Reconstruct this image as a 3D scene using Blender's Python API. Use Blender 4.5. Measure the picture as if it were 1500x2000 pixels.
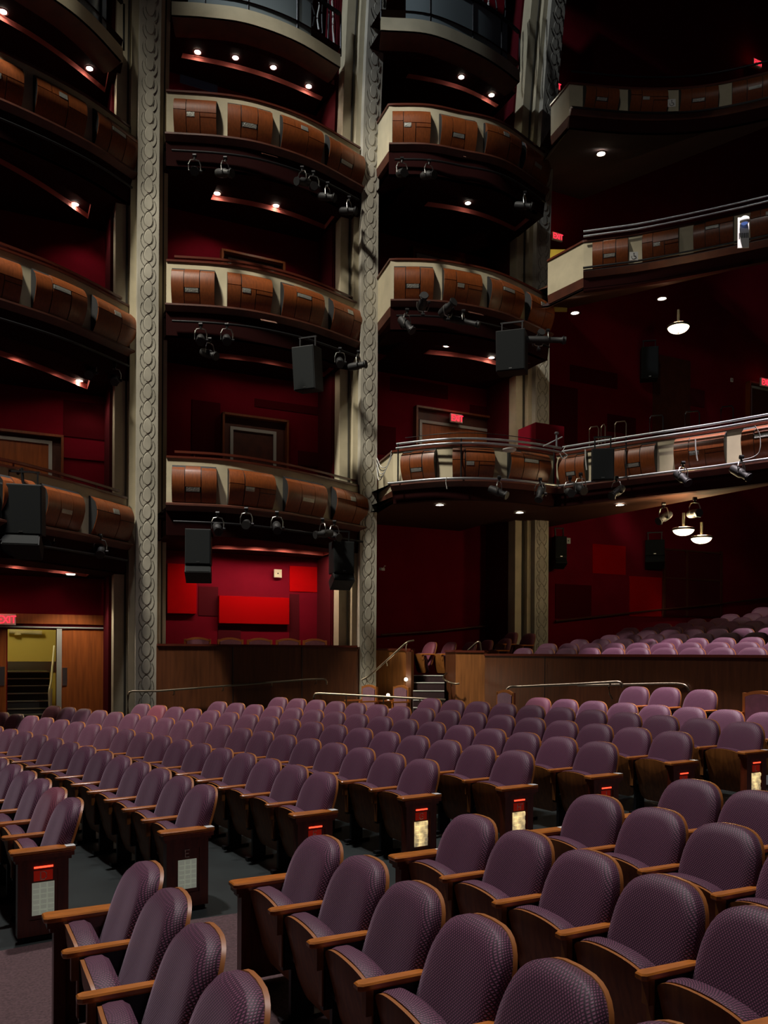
import bpy, math, random
from mathutils import Vector, Matrix
random.seed(7)
for o in list(bpy.data.objects): bpy.data.objects.remove(o)
SC = bpy.context.scene; COL = SC.collection
sin, cos, pi = math.sin, math.cos, math.pi

# ---------------- camera ----------------
FPX, HY, ROLL, EYE = 1600.0, 1276.6, 0.005, 2.05
cd = bpy.data.cameras.new('camera'); cam = bpy.data.objects.new('camera', cd); COL.objects.link(cam)
cd.sensor_fit = 'VERTICAL'; cd.sensor_height = 36; cd.sensor_width = 27
cd.lens = FPX*36/2000; cd.shift_y = (HY-1000)/2000; cd.clip_start = .05; cd.clip_end = 200
cam.matrix_world = Matrix.Translation((0, 0, EYE)) @ Matrix.Rotation(pi/2, 4, 'X') @ Matrix.Rotation(ROLL, 4, 'Z')
SC.camera = cam
# ---------------- world, exposure ----------------
SC.view_settings.view_transform = 'Standard'; SC.view_settings.look = 'None'
SC.view_settings.gamma = 1; SC.view_settings.use_curve_mapping = False
SC.view_settings.exposure = 0.0
w = bpy.data.worlds.new('world'); SC.world = w; w.use_nodes = True
w.node_tree.nodes['Background'].inputs[0].default_value = (.55, .65, .9, 1)
w.node_tree.nodes['Background'].inputs[1].default_value = 0.006

def lamp(kind, name, loc, target=None, energy=100, color=(1, 1, 1), size=1.0, spot=60, blend=.4):
    d = bpy.data.lights.new(name, kind); o = bpy.data.objects.new(name, d); COL.objects.link(o)
    o.location = loc; d.energy = energy; d.color = color
    if kind == 'AREA': d.size = size
    else: d.shadow_soft_size = size
    if kind == 'SPOT': d.spot_size = math.radians(spot); d.spot_blend = blend
    if target is not None:
        o.rotation_euler = (Vector(target)-Vector(loc)).to_track_quat('-Z', 'Y').to_euler()
    return o
# work lights high over the stage side and over the seats, then an added fill
lamp('SPOT', 'stage_work_light', (-11, 5.0, 27), (-4.2, 18.0, 1.6), 33000, (1, .93, .78), 1.1, 32, .8)
lamp('SPOT', 'stage_work_light_right', (-9, 5, 27), (2.4, 19.5, 7.4), 21000, (1, .93, .80), .9, 22, .6)
lamp("SPOT", "house_work_light_front", (-4.5, 11, 21), (-2.1, 8.4, 0), 8600, (1, .94, .93), .4, 58, .6)
lamp('SPOT', 'house_work_light_rear', (5.2, 12.3, 21), (6.6, 13.7, 1.8), 34000, (1, .87, .90), .2, 25, .3)
lamp('SPOT', 'house_work_light_near', (0.5, 6.5, 15), (1.0, 4.8, 0), 2800, (1, .92, .92), .5, 62, .7)
lamp('SPOT', 'catwalk_light', (-10, 9, 23), (-1, 19, 17.5), 4500, (.86, .93, 1), .25, 34, .5)
lamp('SPOT', 'balcony_fill_light', (-1, 1, 17), (8, 17, 10), 800, (1, .95, .88), .5, 42, .8)  # added fill from the camera side, brightens the wide balcony fronts

# ---------------- pixel helpers (photo pixels to places on real surfaces) ----------------
cR, sR = cos(ROLL), sin(ROLL)
def uv(px, py):
    dx, dy = px-750, py-HY
    return cR*dx+sR*dy, -sR*dx+cR*dy
def atY(px, py, Y):
    u, v = uv(px, py); return Vector((u*Y/FPX, Y, EYE-v*Y/FPX))
def atZ(px, py, z):
    u, v = uv(px, py); Y = FPX*(EYE-z)/v; return Vector((u*Y/FPX, Y, z))
# side wall frame: t along the wall (away from the stage), n towards the hall
P1 = Vector((-4.94, 17.0, 0)); U = Vector((.905, .4254, 0)).normalized(); N = Vector((U.y, -U.x, 0))
WANG = math.atan2(U.y, U.x)
def WF(t, n, z=0): return P1+U*t+N*n+Vector((0, 0, z))
def atN(px, py, n):
    u, v = uv(px, py); d = Vector((u/FPX, 1, -v/FPX)); o = Vector((0, 0, EYE))
    s = (n-(o-P1).dot(N))/d.dot(N); return o+d*s
def tz(px, py, n):
    p = atN(px, py, n); return (p-P1).dot(U), p.z

# ---------------- mesh builder ----------------
class MB:
    def __init__(s): s.v = []; s.f = []; s.m = []; s.uv = None
    def add(s, vs, fs, mi=0):
        b = len(s.v); s.v += [Vector(x) for x in vs]; s.f += [tuple(b+i for i in f) for f in fs]; s.m += [mi]*len(fs); return s
    def box(s, lo, hi, mi=0, M=None):
        x0, y0, z0 = lo; x1, y1, z1 = hi
        vs = [Vector(p) for p in ((x0,y0,z0),(x1,y0,z0),(x1,y1,z0),(x0,y1,z0),(x0,y0,z1),(x1,y0,z1),(x1,y1,z1),(x0,y1,z1))]
        if M is not None: vs = [M@p for p in vs]
        return s.add(vs, [(0,3,2,1),(4,5,6,7),(0,1,5,4),(1,2,6,5),(2,3,7,6),(3,0,4,7)], mi)
    def wbox(s, t0, t1, n0, n1, z0, z1, mi=0):   # box in the side wall frame
        vs = [WF(t,n,z) for z in (z0,z1) for (t,n) in ((t0,n0),(t1,n0),(t1,n1),(t0,n1))]
        return s.add(vs, [(0,1,2,3),(4,7,6,5),(0,4,5,1),(1,5,6,2),(2,6,7,3),(3,7,4,0)], mi)
    def hexa(s, q, mi=0):   # eight corners: bottom loop, top loop
        return s.add(q, [(0,3,2,1),(4,5,6,7),(0,1,5,4),(1,2,6,5),(2,3,7,6),(3,0,4,7)], mi)
    def prism(s, poly, vec, mi=0):
        n = len(poly); a = [Vector(p) for p in poly]; b = [p+Vector(vec) for p in a]
        return s.add(a+b, [tuple(range(n-1,-1,-1)), tuple(range(n,2*n))]+[(i,(i+1)%n,n+(i+1)%n,n+i) for i in range(n)], mi)
    def cyl(s, a, b, r0, r1=None, k=12, mi=0):
        a = Vector(a); b = Vector(b); r1 = r0 if r1 is None else r1
        q = (b-a).to_track_quat('Z', 'Y'); vs = []
        for c, r in ((a, r0), (b, r1)):
            for i in range(k): vs.append(c+q@Vector((r*cos(2*pi*i/k), r*sin(2*pi*i/k), 0)))
        return s.add(vs, [tuple(range(k-1,-1,-1)), tuple(range(k,2*k))]+[(i,(i+1)%k,k+(i+1)%k,k+i) for i in range(k)], mi)
    def tube(s, pts, r, k=8, mi=0):
        pts = [Vector(p) for p in pts]; n = len(pts); vs = []; up = Vector((0,0,1))
        for i, p in enumerate(pts):
            d = (pts[min(i+1,n-1)]-pts[max(i-1,0)]).normalized()
            a = d.cross(up)
            if a.length < 1e-3: a = d.cross(Vector((1,0,0)))
            a.normalize(); c = a.cross(d).normalized()
            for j in range(k): vs.append(p+a*r*cos(2*pi*j/k)+c*r*sin(2*pi*j/k))
        fs = [(i*k+j, i*k+(j+1)%k, (i+1)*k+(j+1)%k, (i+1)*k+j) for i in range(n-1) for j in range(k)]
        fs += [tuple(range(k-1,-1,-1)), tuple(range((n-1)*k, n*k))]
        return s.add(vs, fs, mi)
    def lathe(s, prof, c=(0,0,0), q=None, k=16, mi=0):
        vs = []; c = Vector(c)
        for r, z in prof:
            for j in range(k):
                p = Vector((r*cos(2*pi*j/k), r*sin(2*pi*j/k), z)); vs.append(c+(q@p if q else p))
        m = len(prof)
        fs = [(i*k+j, i*k+(j+1)%k, (i+1)*k+(j+1)%k, (i+1)*k+j) for i in range(m-1) for j in range(k)]
        fs += [tuple(range(k-1,-1,-1)), tuple(range((m-1)*k, m*k))]
        return s.add(vs, fs, mi)
    def sweep(s, path, prof, mi=0, close=True):
        """prof: list of (out, up) swept along a level path; out = outward normal (towards the hall)"""
        n = len(path); m = len(prof); vs = []
        for i, p in enumerate(path):
            d = (path[min(i+1,n-1)]-path[max(i-1,0)]); d.z = 0; d.normalize(); o = Vector((d.y,-d.x,0))
            for a, b in prof: vs.append(p+o*a+Vector((0,0,b)))
        mm = m if close else m-1
        fs = [(i*m+j, (i+1)*m+j, (i+1)*m+(j+1)%m, i*m+(j+1)%m) for i in range(n-1) for j in range(mm)]
        if close: fs += [tuple(range(m)), tuple(range((n-1)*m+m-1, (n-1)*m-1, -1))]
        return s.add(vs, fs, mi)
    def mesh(s, name, mats, smooth=False, bevel=0):
        me = bpy.data.meshes.new(name); me.from_pydata([tuple(v) for v in s.v], [], s.f)
        if not isinstance(mats, (list, tuple)): mats = [mats]
        for m in mats: me.materials.append(m)
        me.polygons.foreach_set('material_index', s.m)
        if s.uv:
            ul = me.uv_layers.new(name='UVMap')
            for lp in me.loops: ul.data[lp.index].uv = s.uv[lp.vertex_index]
        if smooth:
            me.polygons.foreach_set('use_smooth', [True]*len(s.f))
            me.set_sharp_from_angle(angle=math.radians(smooth if smooth is not True else 50))
        me.update(); return me
    def build(s, name, mats, parent=None, smooth=False, bevel=0):
        o = bpy.data.objects.new(name, s.mesh(name, mats, smooth)); COL.objects.link(o)
        if parent is not None: o.parent = parent
        if bevel:
            b = o.modifiers.new('bevel', 'BEVEL'); b.width = bevel; b.segments = 2; b.limit_method = 'ANGLE'
        return o
def tag(o, label, cat, group=None, kind=None):
    o['label'] = label; o['category'] = cat
    if group: o['group'] = group
    if kind: o['kind'] = kind
    return o
def thing(name, label, cat, loc=(0,0,0), rz=0, group=None):
    o = bpy.data.objects.new(name, None); COL.objects.link(o); o.location = loc; o.rotation_euler = (0,0,rz)
    o.empty_display_size = .1
    return tag(o, label, cat, group)
def struct(o): o['kind'] = 'structure'; return o
def localize(o, root):
    """child mesh was built in world space: keep it there under its root"""
    o.matrix_parent_inverse = (Matrix.Translation(root.location) @ root.rotation_euler.to_matrix().to_4x4()).inverted(); return o
ORD = ['first','second','third','fourth','fifth','sixth','seventh','eighth','ninth','tenth','eleventh','twelfth','thirteenth','fourteenth','fifteenth','sixteenth','seventeenth','eighteenth','nineteenth','twentieth']

# ---------------- materials ----------------
def mat(name, col, rough=.6, metal=0, spec=.5, noise=0, nscale=8, bump=0, coat=0, sheen=0, stretch=None):
    m = bpy.data.materials.new(name); m.use_nodes = True; nt = m.node_tree; b = nt.nodes['Principled BSDF']
    b.inputs['Base Color'].default_value = (*col, 1); b.inputs['Roughness'].default_value = rough
    b.inputs['Metallic'].default_value = metal; b.inputs['Specular IOR Level'].default_value = spec
    if coat: b.inputs['Coat Weight'].default_value = coat; b.inputs['Coat Roughness'].default_value = .2
    if sheen: b.inputs['Sheen Weight'].default_value = sheen
    if noise or bump:
        tc = nt.nodes.new('ShaderNodeTexCoord'); mp = nt.nodes.new('ShaderNodeMapping')
        if stretch: mp.inputs['Scale'].default_value = stretch
        nz = nt.nodes.new('ShaderNodeTexNoise'); nz.inputs['Scale'].default_value = nscale; nz.inputs['Detail'].default_value = 4
        nt.links.new(tc.outputs['Object'], mp.inputs[0]); nt.links.new(mp.outputs[0], nz.inputs['Vector'])
        if noise:
            cr = nt.nodes.new('ShaderNodeValToRGB'); e = cr.color_ramp.elements
            e[0].position = .3; e[1].position = .7
            e[0].color = (*[c*(1-noise) for c in col], 1); e[1].color = (*[min(1, c*(1+noise)) for c in col], 1)
            nt.links.new(nz.outputs['Fac'], cr.inputs[0]); nt.links.new(cr.outputs[0], b.inputs['Base Color'])
        if bump:
            bp = nt.nodes.new('ShaderNodeBump'); bp.inputs['Strength'].default_value = bump; bp.inputs['Distance'].default_value = .01
            nt.links.new(nz.outputs['Fac'], bp.inputs['Height']); nt.links.new(bp.outputs[0], b.inputs['Normal'])
    return m
def emit(name, col, e, base=(.02,.02,.02)):
    m = mat(name, base); b = m.node_tree.nodes['Principled BSDF']
    b.inputs['Emission Color'].default_value = (*col, 1); b.inputs['Emission Strength'].default_value = e; return m
def fabric(name, dark, light, scale=26, tint=.12):
    m = bpy.data.materials.new(name); m.use_nodes = True; nt = m.node_tree; b = nt.nodes['Principled BSDF']; L = nt.links.new
    tc = nt.nodes.new('ShaderNodeTexCoord'); h = []
    for a in (45, -45):
        mp = nt.nodes.new('ShaderNodeMapping'); mp.inputs['Rotation'].default_value = (0, 0, math.radians(a))
        wv = nt.nodes.new('ShaderNodeTexWave'); wv.inputs['Scale'].default_value = scale; wv.wave_type = 'BANDS'; wv.bands_direction = 'X'
        L(tc.outputs['UV'], mp.inputs[0]); L(mp.outputs[0], wv.inputs['Vector']); h.append(wv.outputs['Fac'])
    mx = nt.nodes.new('ShaderNodeMath'); mx.operation = 'MAXIMUM'; L(h[0], mx.inputs[0]); L(h[1], mx.inputs[1])
    cr = nt.nodes.new('ShaderNodeValToRGB'); e = cr.color_ramp.elements
    e[0].position = .25; e[0].color = (*light, 1); e[1].position = .98; e[1].color = (*dark, 1); L(mx.outputs[0], cr.inputs[0])
    oi = nt.nodes.new('ShaderNodeObjectInfo'); mr = nt.nodes.new('ShaderNodeMapRange')
    mr.inputs['To Min'].default_value = 1-tint; mr.inputs['To Max'].default_value = 1+tint; L(oi.outputs['Random'], mr.inputs[0])
    hs = nt.nodes.new('ShaderNodeHueSaturation'); L(mr.outputs[0], hs.inputs['Value']); L(cr.outputs[0], hs.inputs['Color']); L(hs.outputs[0], b.inputs['Base Color'])
    bp = nt.nodes.new('ShaderNodeBump'); bp.inputs['Strength'].default_value = .4; bp.inputs['Distance'].default_value = .002; bp.invert = True
    L(mx.outputs[0], bp.inputs['Height']); L(bp.outputs[0], b.inputs['Normal'])
    b.inputs['Roughness'].default_value = .55; b.inputs['Sheen Weight'].default_value = .25; b.inputs['Sheen Roughness'].default_value = .4
    b.inputs['Sheen Tint'].default_value = (.9, .7, .85, 1); b.inputs['Specular IOR Level'].default_value = .35
    return m
M = dict(
 fabric=fabric('purple_fabric', (.018,.006,.015), (.215,.068,.125)),
 redfabric=fabric('red_fabric', (.09,.016,.03), (.27,.07,.1)),
 plainred=fabric('mauve_fabric', (.12,.035,.06), (.24,.08,.12)),
 pad=mat('mauve_cloth', (.17,.055,.085), .7, noise=.15, nscale=12, sheen=.3),
 wood=mat('mahogany', (.075,.018,.006), .38, noise=.35, nscale=6, stretch=(6,6,.7), coat=.25),
 armwood=mat('oak_arm', (.46,.145,.022), .3, noise=.25, nscale=9, stretch=(5,1,5), coat=.4),
 panwood=mat('seat_wood', (.24,.085,.018), .45, noise=.3, nscale=5, stretch=(7,7,.6)),
 edgewood=mat('ply_edge', (.34,.12,.03), .4),
 endwood=mat('end_panel_wood', (.12,.022,.008), .32, noise=.3, nscale=6, stretch=(5,5,.8), coat=.3),
 fascia=mat('fascia_wood', (.19,.047,.009), .42, noise=.22, nscale=5, stretch=(8,8,.8), coat=.12),
 ledgewood=mat('ledge_wood', (.08,.02,.009), .5, noise=.25, nscale=5),
 railwood=mat('rail_wood', (.10,.022,.012), .25, coat=.4),
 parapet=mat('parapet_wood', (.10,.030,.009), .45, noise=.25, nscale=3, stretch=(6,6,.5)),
 parapetlit=mat('parapet_wood_lit', (.22,.078,.018), .45, noise=.25, nscale=3, stretch=(6,6,.5)),  # parapet wood again, brighter colour where the disc lamps light it
 doorwood=mat('door_wood', (.36,.095,.02), .4, noise=.25, nscale=3, stretch=(6,6,.5)),
 cream=mat('cream_plaster', (.50,.44,.30), .75, noise=.1, nscale=3, bump=.15),
 stone=mat('carved_stone', (.40,.375,.31), .8, noise=.22, nscale=1.6, bump=.2),
 stoneshade=mat('carving_shade', (.13,.12,.095), .9),  # darker stone colour, stands for shade in the carving
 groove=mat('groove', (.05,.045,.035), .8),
 red=mat('red_wall_cloth', (.16,.004,.013), .95, spec=.05, noise=.12, nscale=1.5),
 red2=mat('red_cloth_bright', (.40,.001,.002), .95, spec=.05),
 red3=mat('red_cloth_dark', (.065,.002,.005), .95, spec=.05),
 maroon=mat('maroon_cloth', (.075,.006,.010), .95, spec=.05),
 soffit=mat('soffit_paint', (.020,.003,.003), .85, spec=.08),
 soffitlit=mat('soffit_paint_lit', (.075,.030,.018), .8, spec=.1),  # soffit colour lightened to carry the glow of the bowl lamps
 cove=mat('cove_paint', (.40,.09,.075), .7, spec=.1),
 black=mat('black_paint', (.012,.012,.013), .6),
 blackbox=mat('speaker_black', (.008,.009,.010), .6, spec=.3),
 grille=mat('speaker_grille', (.009,.011,.012), .75, spec=.2),
 iron=mat('dark_iron', (.02,.02,.022), .4, metal=.6),
 steel=mat('steel', (.5,.5,.48), .3, metal=1),
 pipe=mat('pipe_metal', (.45,.47,.5), .35, metal=.9),
 brass=mat('satin_rail', (.26,.21,.15), .38, metal=1),
 frame=mat('door_frame_paint', (.45,.46,.42), .5),
 floor=mat('dark_green_floor', (.014,.020,.019), .5, noise=.3, nscale=2),
 carpet=mat('mauve_carpet', (.088,.048,.050), .95, noise=.35, nscale=60, bump=.5),
 darkcarpet=mat('dark_carpet', (.03,.012,.014), .95, noise=.2, nscale=20),
 yellow=mat('yellow_wall', (.62,.50,.13), .7),
 white=mat('white_plastic', (.7,.7,.66), .4),
 blue=mat('blue_wall', (.10,.14,.34), .85, spec=.05),
 navy=mat('navy_wall', (.02,.03,.07), .8),
 lampglow=emit('lamp_glow', (1,.93,.75), 60),
 dimglow=emit('disc_glow', (1,.92,.75), 9),
 domeglow=emit('dome_glow', (1,.87,.55), 5.0),
 exitred=emit('exit_letters', (1,.02,.05), 2.2, (.5,.02,.02)),
 exitface=emit('exit_face', (1,.25,.18), .10, (.5,.42,.36)),
 aislered=emit('aisle_lamp', (1,.05,.02), 3, (.4,.02,.01)),
 aislepanel=emit('aisle_panel', (1,.03,.01), .09, (.3,.02,.01)),
 letter=mat('letter_metal', (.9,.8,.7), .4),
 blueglow=emit('blue_lens', (.2,.35,1), .35),
 lens=mat('lens_glass', (.05,.06,.09), .08, spec=1),
 glass=mat('guard_glass', (.2,.24,.25), .1),
 cable=mat('pale_cable', (.5,.5,.48), .5),
)
def glasspanel():
    m = bpy.data.materials.new('woven_glass'); m.use_nodes = True; nt = m.node_tree; b = nt.nodes['Principled BSDF']; L = nt.links.new
    b.inputs['Base Color'].default_value = (.45,.42,.33,1); b.inputs['Roughness'].default_value = .25
    tc = nt.nodes.new('ShaderNodeTexCoord'); nz = nt.nodes.new('ShaderNodeTexNoise'); nz.inputs['Scale'].default_value = 9
    L(tc.outputs['Object'], nz.inputs['Vector']); cr = nt.nodes.new('ShaderNodeValToRGB'); e = cr.color_ramp.elements
    e[0].position = .4; e[0].color = (.22,.17,.10,1); e[1].position = .68; e[1].color = (1,.72,.32,1)
    L(nz.outputs['Fac'], cr.inputs[0]); L(cr.outputs[0], b.inputs['Emission Color']); b.inputs['Emission Strength'].default_value = .95
    return m
M['weave'] = glasspanel()
M['weavedim'] = emit('woven_glass_dim', (.75,.78,.62), .16, (.36,.37,.30))

# =====================================================================
# STALLS: rows are arcs round one centre; tops of backs fitted in the photo
# =====================================================================
CX, CY, S = -28.1825, -10.1554, .57
BASE = 'DEFGHJKLM'
R = {}; ZT = {}
_dr = [-.066,-.014,.098,.134,-.105,-.099,.1,-.122,.073]; _Z = [1.125,1.12,1.099,1.038,.951,.907,.86,.761,.726]
for i, c in enumerate(BASE): R[c] = 30.6342+1.02843*i+_dr[i]; ZT[c] = EYE-_Z[i]
PHI = {'D':1.0043,'E':1.0021,'F':1.0019,'G':1.0045,'H':1.0181,'J':1.021,'K':1.0195,'L':1.0278,'M':1.0141,'d':1.0774,'e':1.0731,'f':1.0718,'g':1.0734,'h':1.0789}
HB = .93
FZ = [(R[c], ZT[c]-HB) for c in BASE]
def floor_z(r):
    pts = [(0, -.03), (R['D']-1, -.02)]+FZ+[(R['M']+1.1, .60), (99, .62)]
    for (a, za), (b, zb) in zip(pts, pts[1:]):
        if a <= r <= b: return za+(zb-za)*(r-a)/(b-a)
    return .62
def polar(r, a, z=0): return Vector((CX+r*sin(a), CY+r*cos(a), z))
def fz_at(p): return floor_z(math.hypot(p.x-CX, p.y-CY))
def face_rz(a):   # rotation that turns local +y towards the centre (the stage)
    fx, fy = -sin(a), -cos(a); return math.atan2(-fx, fy)

# floor: dark under the seats, mauve carpet in the radial aisle and the near block
def floor_patch(name, m, r0, r1, a0f, a1f, nr, na, dz=0, thick=.0):
    b = MB(); vs = []; fs = []
    for i in range(nr+1):
        r = r0+(r1-r0)*i/nr; a0, a1 = a0f(r), a1f(r)
        for j in range(na+1):
            vs.append(polar(r, a0+(a1-a0)*j/na, floor_z(r)+dz))
    for i in range(nr):
        for j in range(na):
            q = i*(na+1)+j; fs.append((q, q+na+1, q+na+2, q+1))
    b.add(vs, fs); return b.build(name, m, smooth=True)
aisle_far = lambda r: 1.004+.024*max(0, min(1, (r-30.6)/7))+.5*S/r+.004
aisle_near = lambda r: 1.0735-.5*S/r-.004
f0 = struct(floor_patch('floor', M['floor'], 22, 44, lambda r: .55, lambda r: 1.5, 90, 90))
f1 = struct(floor_patch('floor', M['carpet'], 24, 41.1, lambda r: aisle_far(r), lambda r: 1.5, 80, 10, .008))

# ---- seat meshes -----------------------------------------------------
def outline(a, z0, z1, zc, n=2.7, cr=.05, k=10):
    """closed outline (x,z), flat bottom with rounded corners, superelliptic top"""
    pts = []
    for i in range(k+1):   # top from right to left
        th = pi*i/k; c, s = cos(th), sin(th)
        x = a*math.copysign(abs(c)**(2/n), c); z = zc+(z1-zc)*abs(s)**(2/n); pts.append((x, z))
    for i in range(4): pts.append((-a*.96+cr*(1-cos(pi/2*i/3)), z0+cr*(1-sin(pi/2*i/3)) if i else z0+cr))
    for i in range(4): j = 3-i; pts.append((a*.96-cr*(1-cos(pi/2*j/3)), z0+cr*(1-sin(pi/2*j/3)) if j else z0+cr))
    return pts
def cushion(b, pts, yb, yf, bulge, warp, mi=0, edge=.022, rings=(1,.985,.95,.86,.68,.42,.15)):
    """puffy slab between planes yb (back) and yf (front)"""
    cx = sum(p[0] for p in pts)/len(pts); cz = sum(p[1] for p in pts)/len(pts); n = len(pts); vs = []; R_ = []
    seq = [(1-.03, yb)]+[(1, yb+(yf-yb)*.25), (1.0, yf-edge)]
    for s in (.985, .955, .9, .75, .5, .22): 
        h = (1-((s)**4)); seq.append((s, yf-edge*(max(0,(s-.9))/.1)**.6*.9+bulge*h))
    uvs = []
    for s, y in seq:
        for (x, z) in pts:
            vs.append(warp(cx+(x-cx)*s, y, cz+(z-cz)*s)); d = math.hypot(x-cx, z-cz); e = 1+max(0, yf-edge-y)/d if s > .96 else 1
            uvs.append(((x-cx)*s*e, (z-cz)*s*e))
    fs = []
    for i in range(len(seq)-1):
        for j in range(n): fs.append((i*n+j, i*n+(j+1)%n, (i+1)*n+(j+1)%n, (i+1)*n+j))
    fs.append(tuple(range(n-1,-1,-1))); k = (len(seq)-1)*n; vs.append(warp(cx, yf+bulge, cz)); uvs.append((0, 0)); c = len(vs)-1
    for j in range(n): fs.append((k+j, k+(j+1)%n, c))
    b.add(vs, fs, mi); b.uv = uvs
def bwarp(x, y, z): return Vector((x*(1-.10*max(0, z-.45)), y+.03-.33*(z-.45)+.28*x*x, z))
BO = outline(.279, .34, .935, .64, 3.0, .04, 18)
b = MB(); cushion(b, BO, -.05, .03, .028, bwarp); ME_BACK = b.mesh('backrest', M['fabric'], 60)
ME_BACKRED = b.mesh('backrest', M['redfabric'], 60); ME_BACKMAUVE = b.mesh('backrest', M['plainred'], 60)
def shell(pts, y0, y1, sc, warp, mf, me, k=1):
    b = MB(); cx = 0; cz = sum(p[1] for p in pts)/len(pts); n = len(pts)
    q = [(x*sc, cz+(z-cz)*sc) for x, z in pts]
    A = [warp(x, y0, z) for x, z in q]; B = [warp(x, y1, z) for x, z in q]
    # fan caps through an inner ring keeps the curve
    C = [warp(x*.5, y0, cz+(z-cz)*.5) for x, z in q]; D = [warp(x*.5, y1, cz+(z-cz)*.5) for x, z in q]
    vs = A+B+C+D+[warp(0, y0, cz), warp(0, y1, cz)]
    for j in range(n):
        k2 = (j+1) % n
        b.f += []; 
    fs0 = []; fs1 = []
    for j in range(n):
        k2 = (j+1) % n
        fs1.append((j, k2, n+k2, n+j))
        fs0 += [(k2, j, 2*n+j, 2*n+k2), (n+j, n+k2, 3*n+k2, 3*n+j), (2*n+k2, 2*n+j, 4*n), (3*n+j, 3*n+k2, 4*n+1)]
    b.add(vs, fs0, 0); base = 0
    b.f += fs1; b.m += [1]*len(fs1)
    return b
ME_SHELL = shell(BO, -.068, -.049, .99, bwarp, 0, 1).mesh('back_shell', [M['panwood'], M['edgewood']], 40)
def swarp(x, y, z): return Vector((x, y-.045-.11*(max(0, .60-z)/.43)**1.4-.25*x*x, z+0))
PO = [(x, z) for x, z in outline(.248, .17, .645, .575, 2.0, .09, 14)]
ME_PAN = shell(PO, .29, .308, 1.0, swarp, 0, 1).mesh('seat_pan', [M['panwood'], M['edgewood']], 40)
b = MB()
def swarp2(x, y, z): p = swarp(x, 0, z); return Vector((p.x, p.y+.29-(y), p.z))
PO2 = [(x*.97, z+.012 if z > .5 else z+.01) for x, z in PO]
cushion(b, PO2, 0, .10, .02, swarp2)
for i, f in enumerate(b.f): b.f[i] = tuple(reversed(f))
ME_SEAT = b.mesh('seat_cushion', M['fabric'], 60)
b = MB()   # armrest, on the chair's left (the side seen from the camera)
def armshape(x0, x1, y0, y1, z0, z1):
    q = []
    for z, e in ((z0, .006), (z0+.008, 0), (z1-.008, 0), (z1, .006)):
        q.append([Vector((x0+e+.006, y0+e, z)), Vector((x1-e-.006, y0+e, z)), Vector((x1-e, y1-e-.02, z)), Vector((x1-e-.012, y1-e, z)), Vector((x0+e+.012, y1-e, z)), Vector((x0+e, y1-e-.02, z))])
    return q
def loft(b, loops, mi=0):
    n = len(loops[0]); vs = [v for l in loops for v in l]
    fs = [(i*n+j, i*n+(j+1)%n, (i+1)*n+(j+1)%n, (i+1)*n+j) for i in range(len(loops)-1) for j in range(n)]
    fs += [tuple(range(n-1,-1,-1)), tuple(range((len(loops)-1)*n, len(loops)*n))]; b.add(vs, fs, mi)
AX = -S/2
loft(b, armshape(AX-.033, AX+.033, -.04, .325, .612, .645)); ME_ARM = b.mesh('armrest', M['armwood'], 30)
b = MB(); b.box((AX-.02, .02, .30), (AX+.02, .25, .612)); b.box((AX-.016, .06, .03), (AX+.016, .20, .30)); b.box((AX-.03, -.02, 0), (AX+.03, .26, .03))
ME_POST = b.mesh('standard', M['iron'], 30)
b = MB(); b.box((AX-.021, .25, .50), (AX+.021, .285, .612)); b.box((AX-.02,.238,.32),(AX+.02,.258,.502)); ME_POSTW = b.mesh('arm_bracket', M['panwood'], 30)
b = MB(); b.cyl((AX-.045, .17, .36), (AX-.02, .17, .36), .03, k=14); ME_HINGE = b.mesh('hinge', M['steel'], 40)
b = MB(); b.cyl((AX+.02, .17, .36), (AX+.045, .17, .36), .03, k=14); ME_HINGEI = b.mesh('hinge', M['steel'], 40)

# end panel (outward face towards -x)
def endpanel(side=-1):
    b = MB(); x = side*S/2; o = side
    def bx(xa, xb, y0, y1, z0, z1, mi=0): b.box((min(x+o*xa, x+o*xb), y0, z0), (max(x+o*xa, x+o*xb), y1, z1), mi)
    bx(.0, .035, -.04, .36, .04, .585)                 # board
    bx(.035, .045, -.04, .045, .04, .585); bx(.035, .045, .275, .36, .04, .585)   # stiles
    bx(.035, .045, .045, .275, .04, .15); bx(.035, .045, .045, .275, .50, .585)
    bx(-.035, 0, .29, .36, .04, .585); bx(-.035, 0, -.04, .03, .04, .585)          # inner stiles
    # stepped moulding under the cap
    for k, (e, z0, z1) in enumerate(((.012, .565, .59), (.03, .59, .62))):
        bx(-.03-e*.4, .045+e, -.05-e, .37+e, z0, z1)
    for v in b.v: v.y = -.04+(v.y+.04)*.85
    return b
ME_END = endpanel().mesh('end_panel', M['endwood'], 30)
ME_ENDR = endpanel(1).mesh('end_panel', M['endwood'], 30)
def capmesh(side):
    b = MB(); x = side*(S/2+.01); loft(b, armshape(x-.06, x+.06, -.085, .352, .62, .652)); return b.mesh('panel_cap', M['armwood'], 30)
ME_CAP, ME_CAPR = capmesh(-1), capmesh(1)
b = MB(); b.box((-S/2-.062, -.085, .6522), (-S/2+.035, -.02, .6535)); ME_PLATE = b.mesh('number_plate', M['white'])
b = MB(); b.box((S/2-.04, -.085, .6522), (S/2+.05, -.02, .6535)); ME_PLATER = b.mesh('number_plate', M['white'])
XF = -S/2-.036
b = MB()      # woven glass light panel
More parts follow.
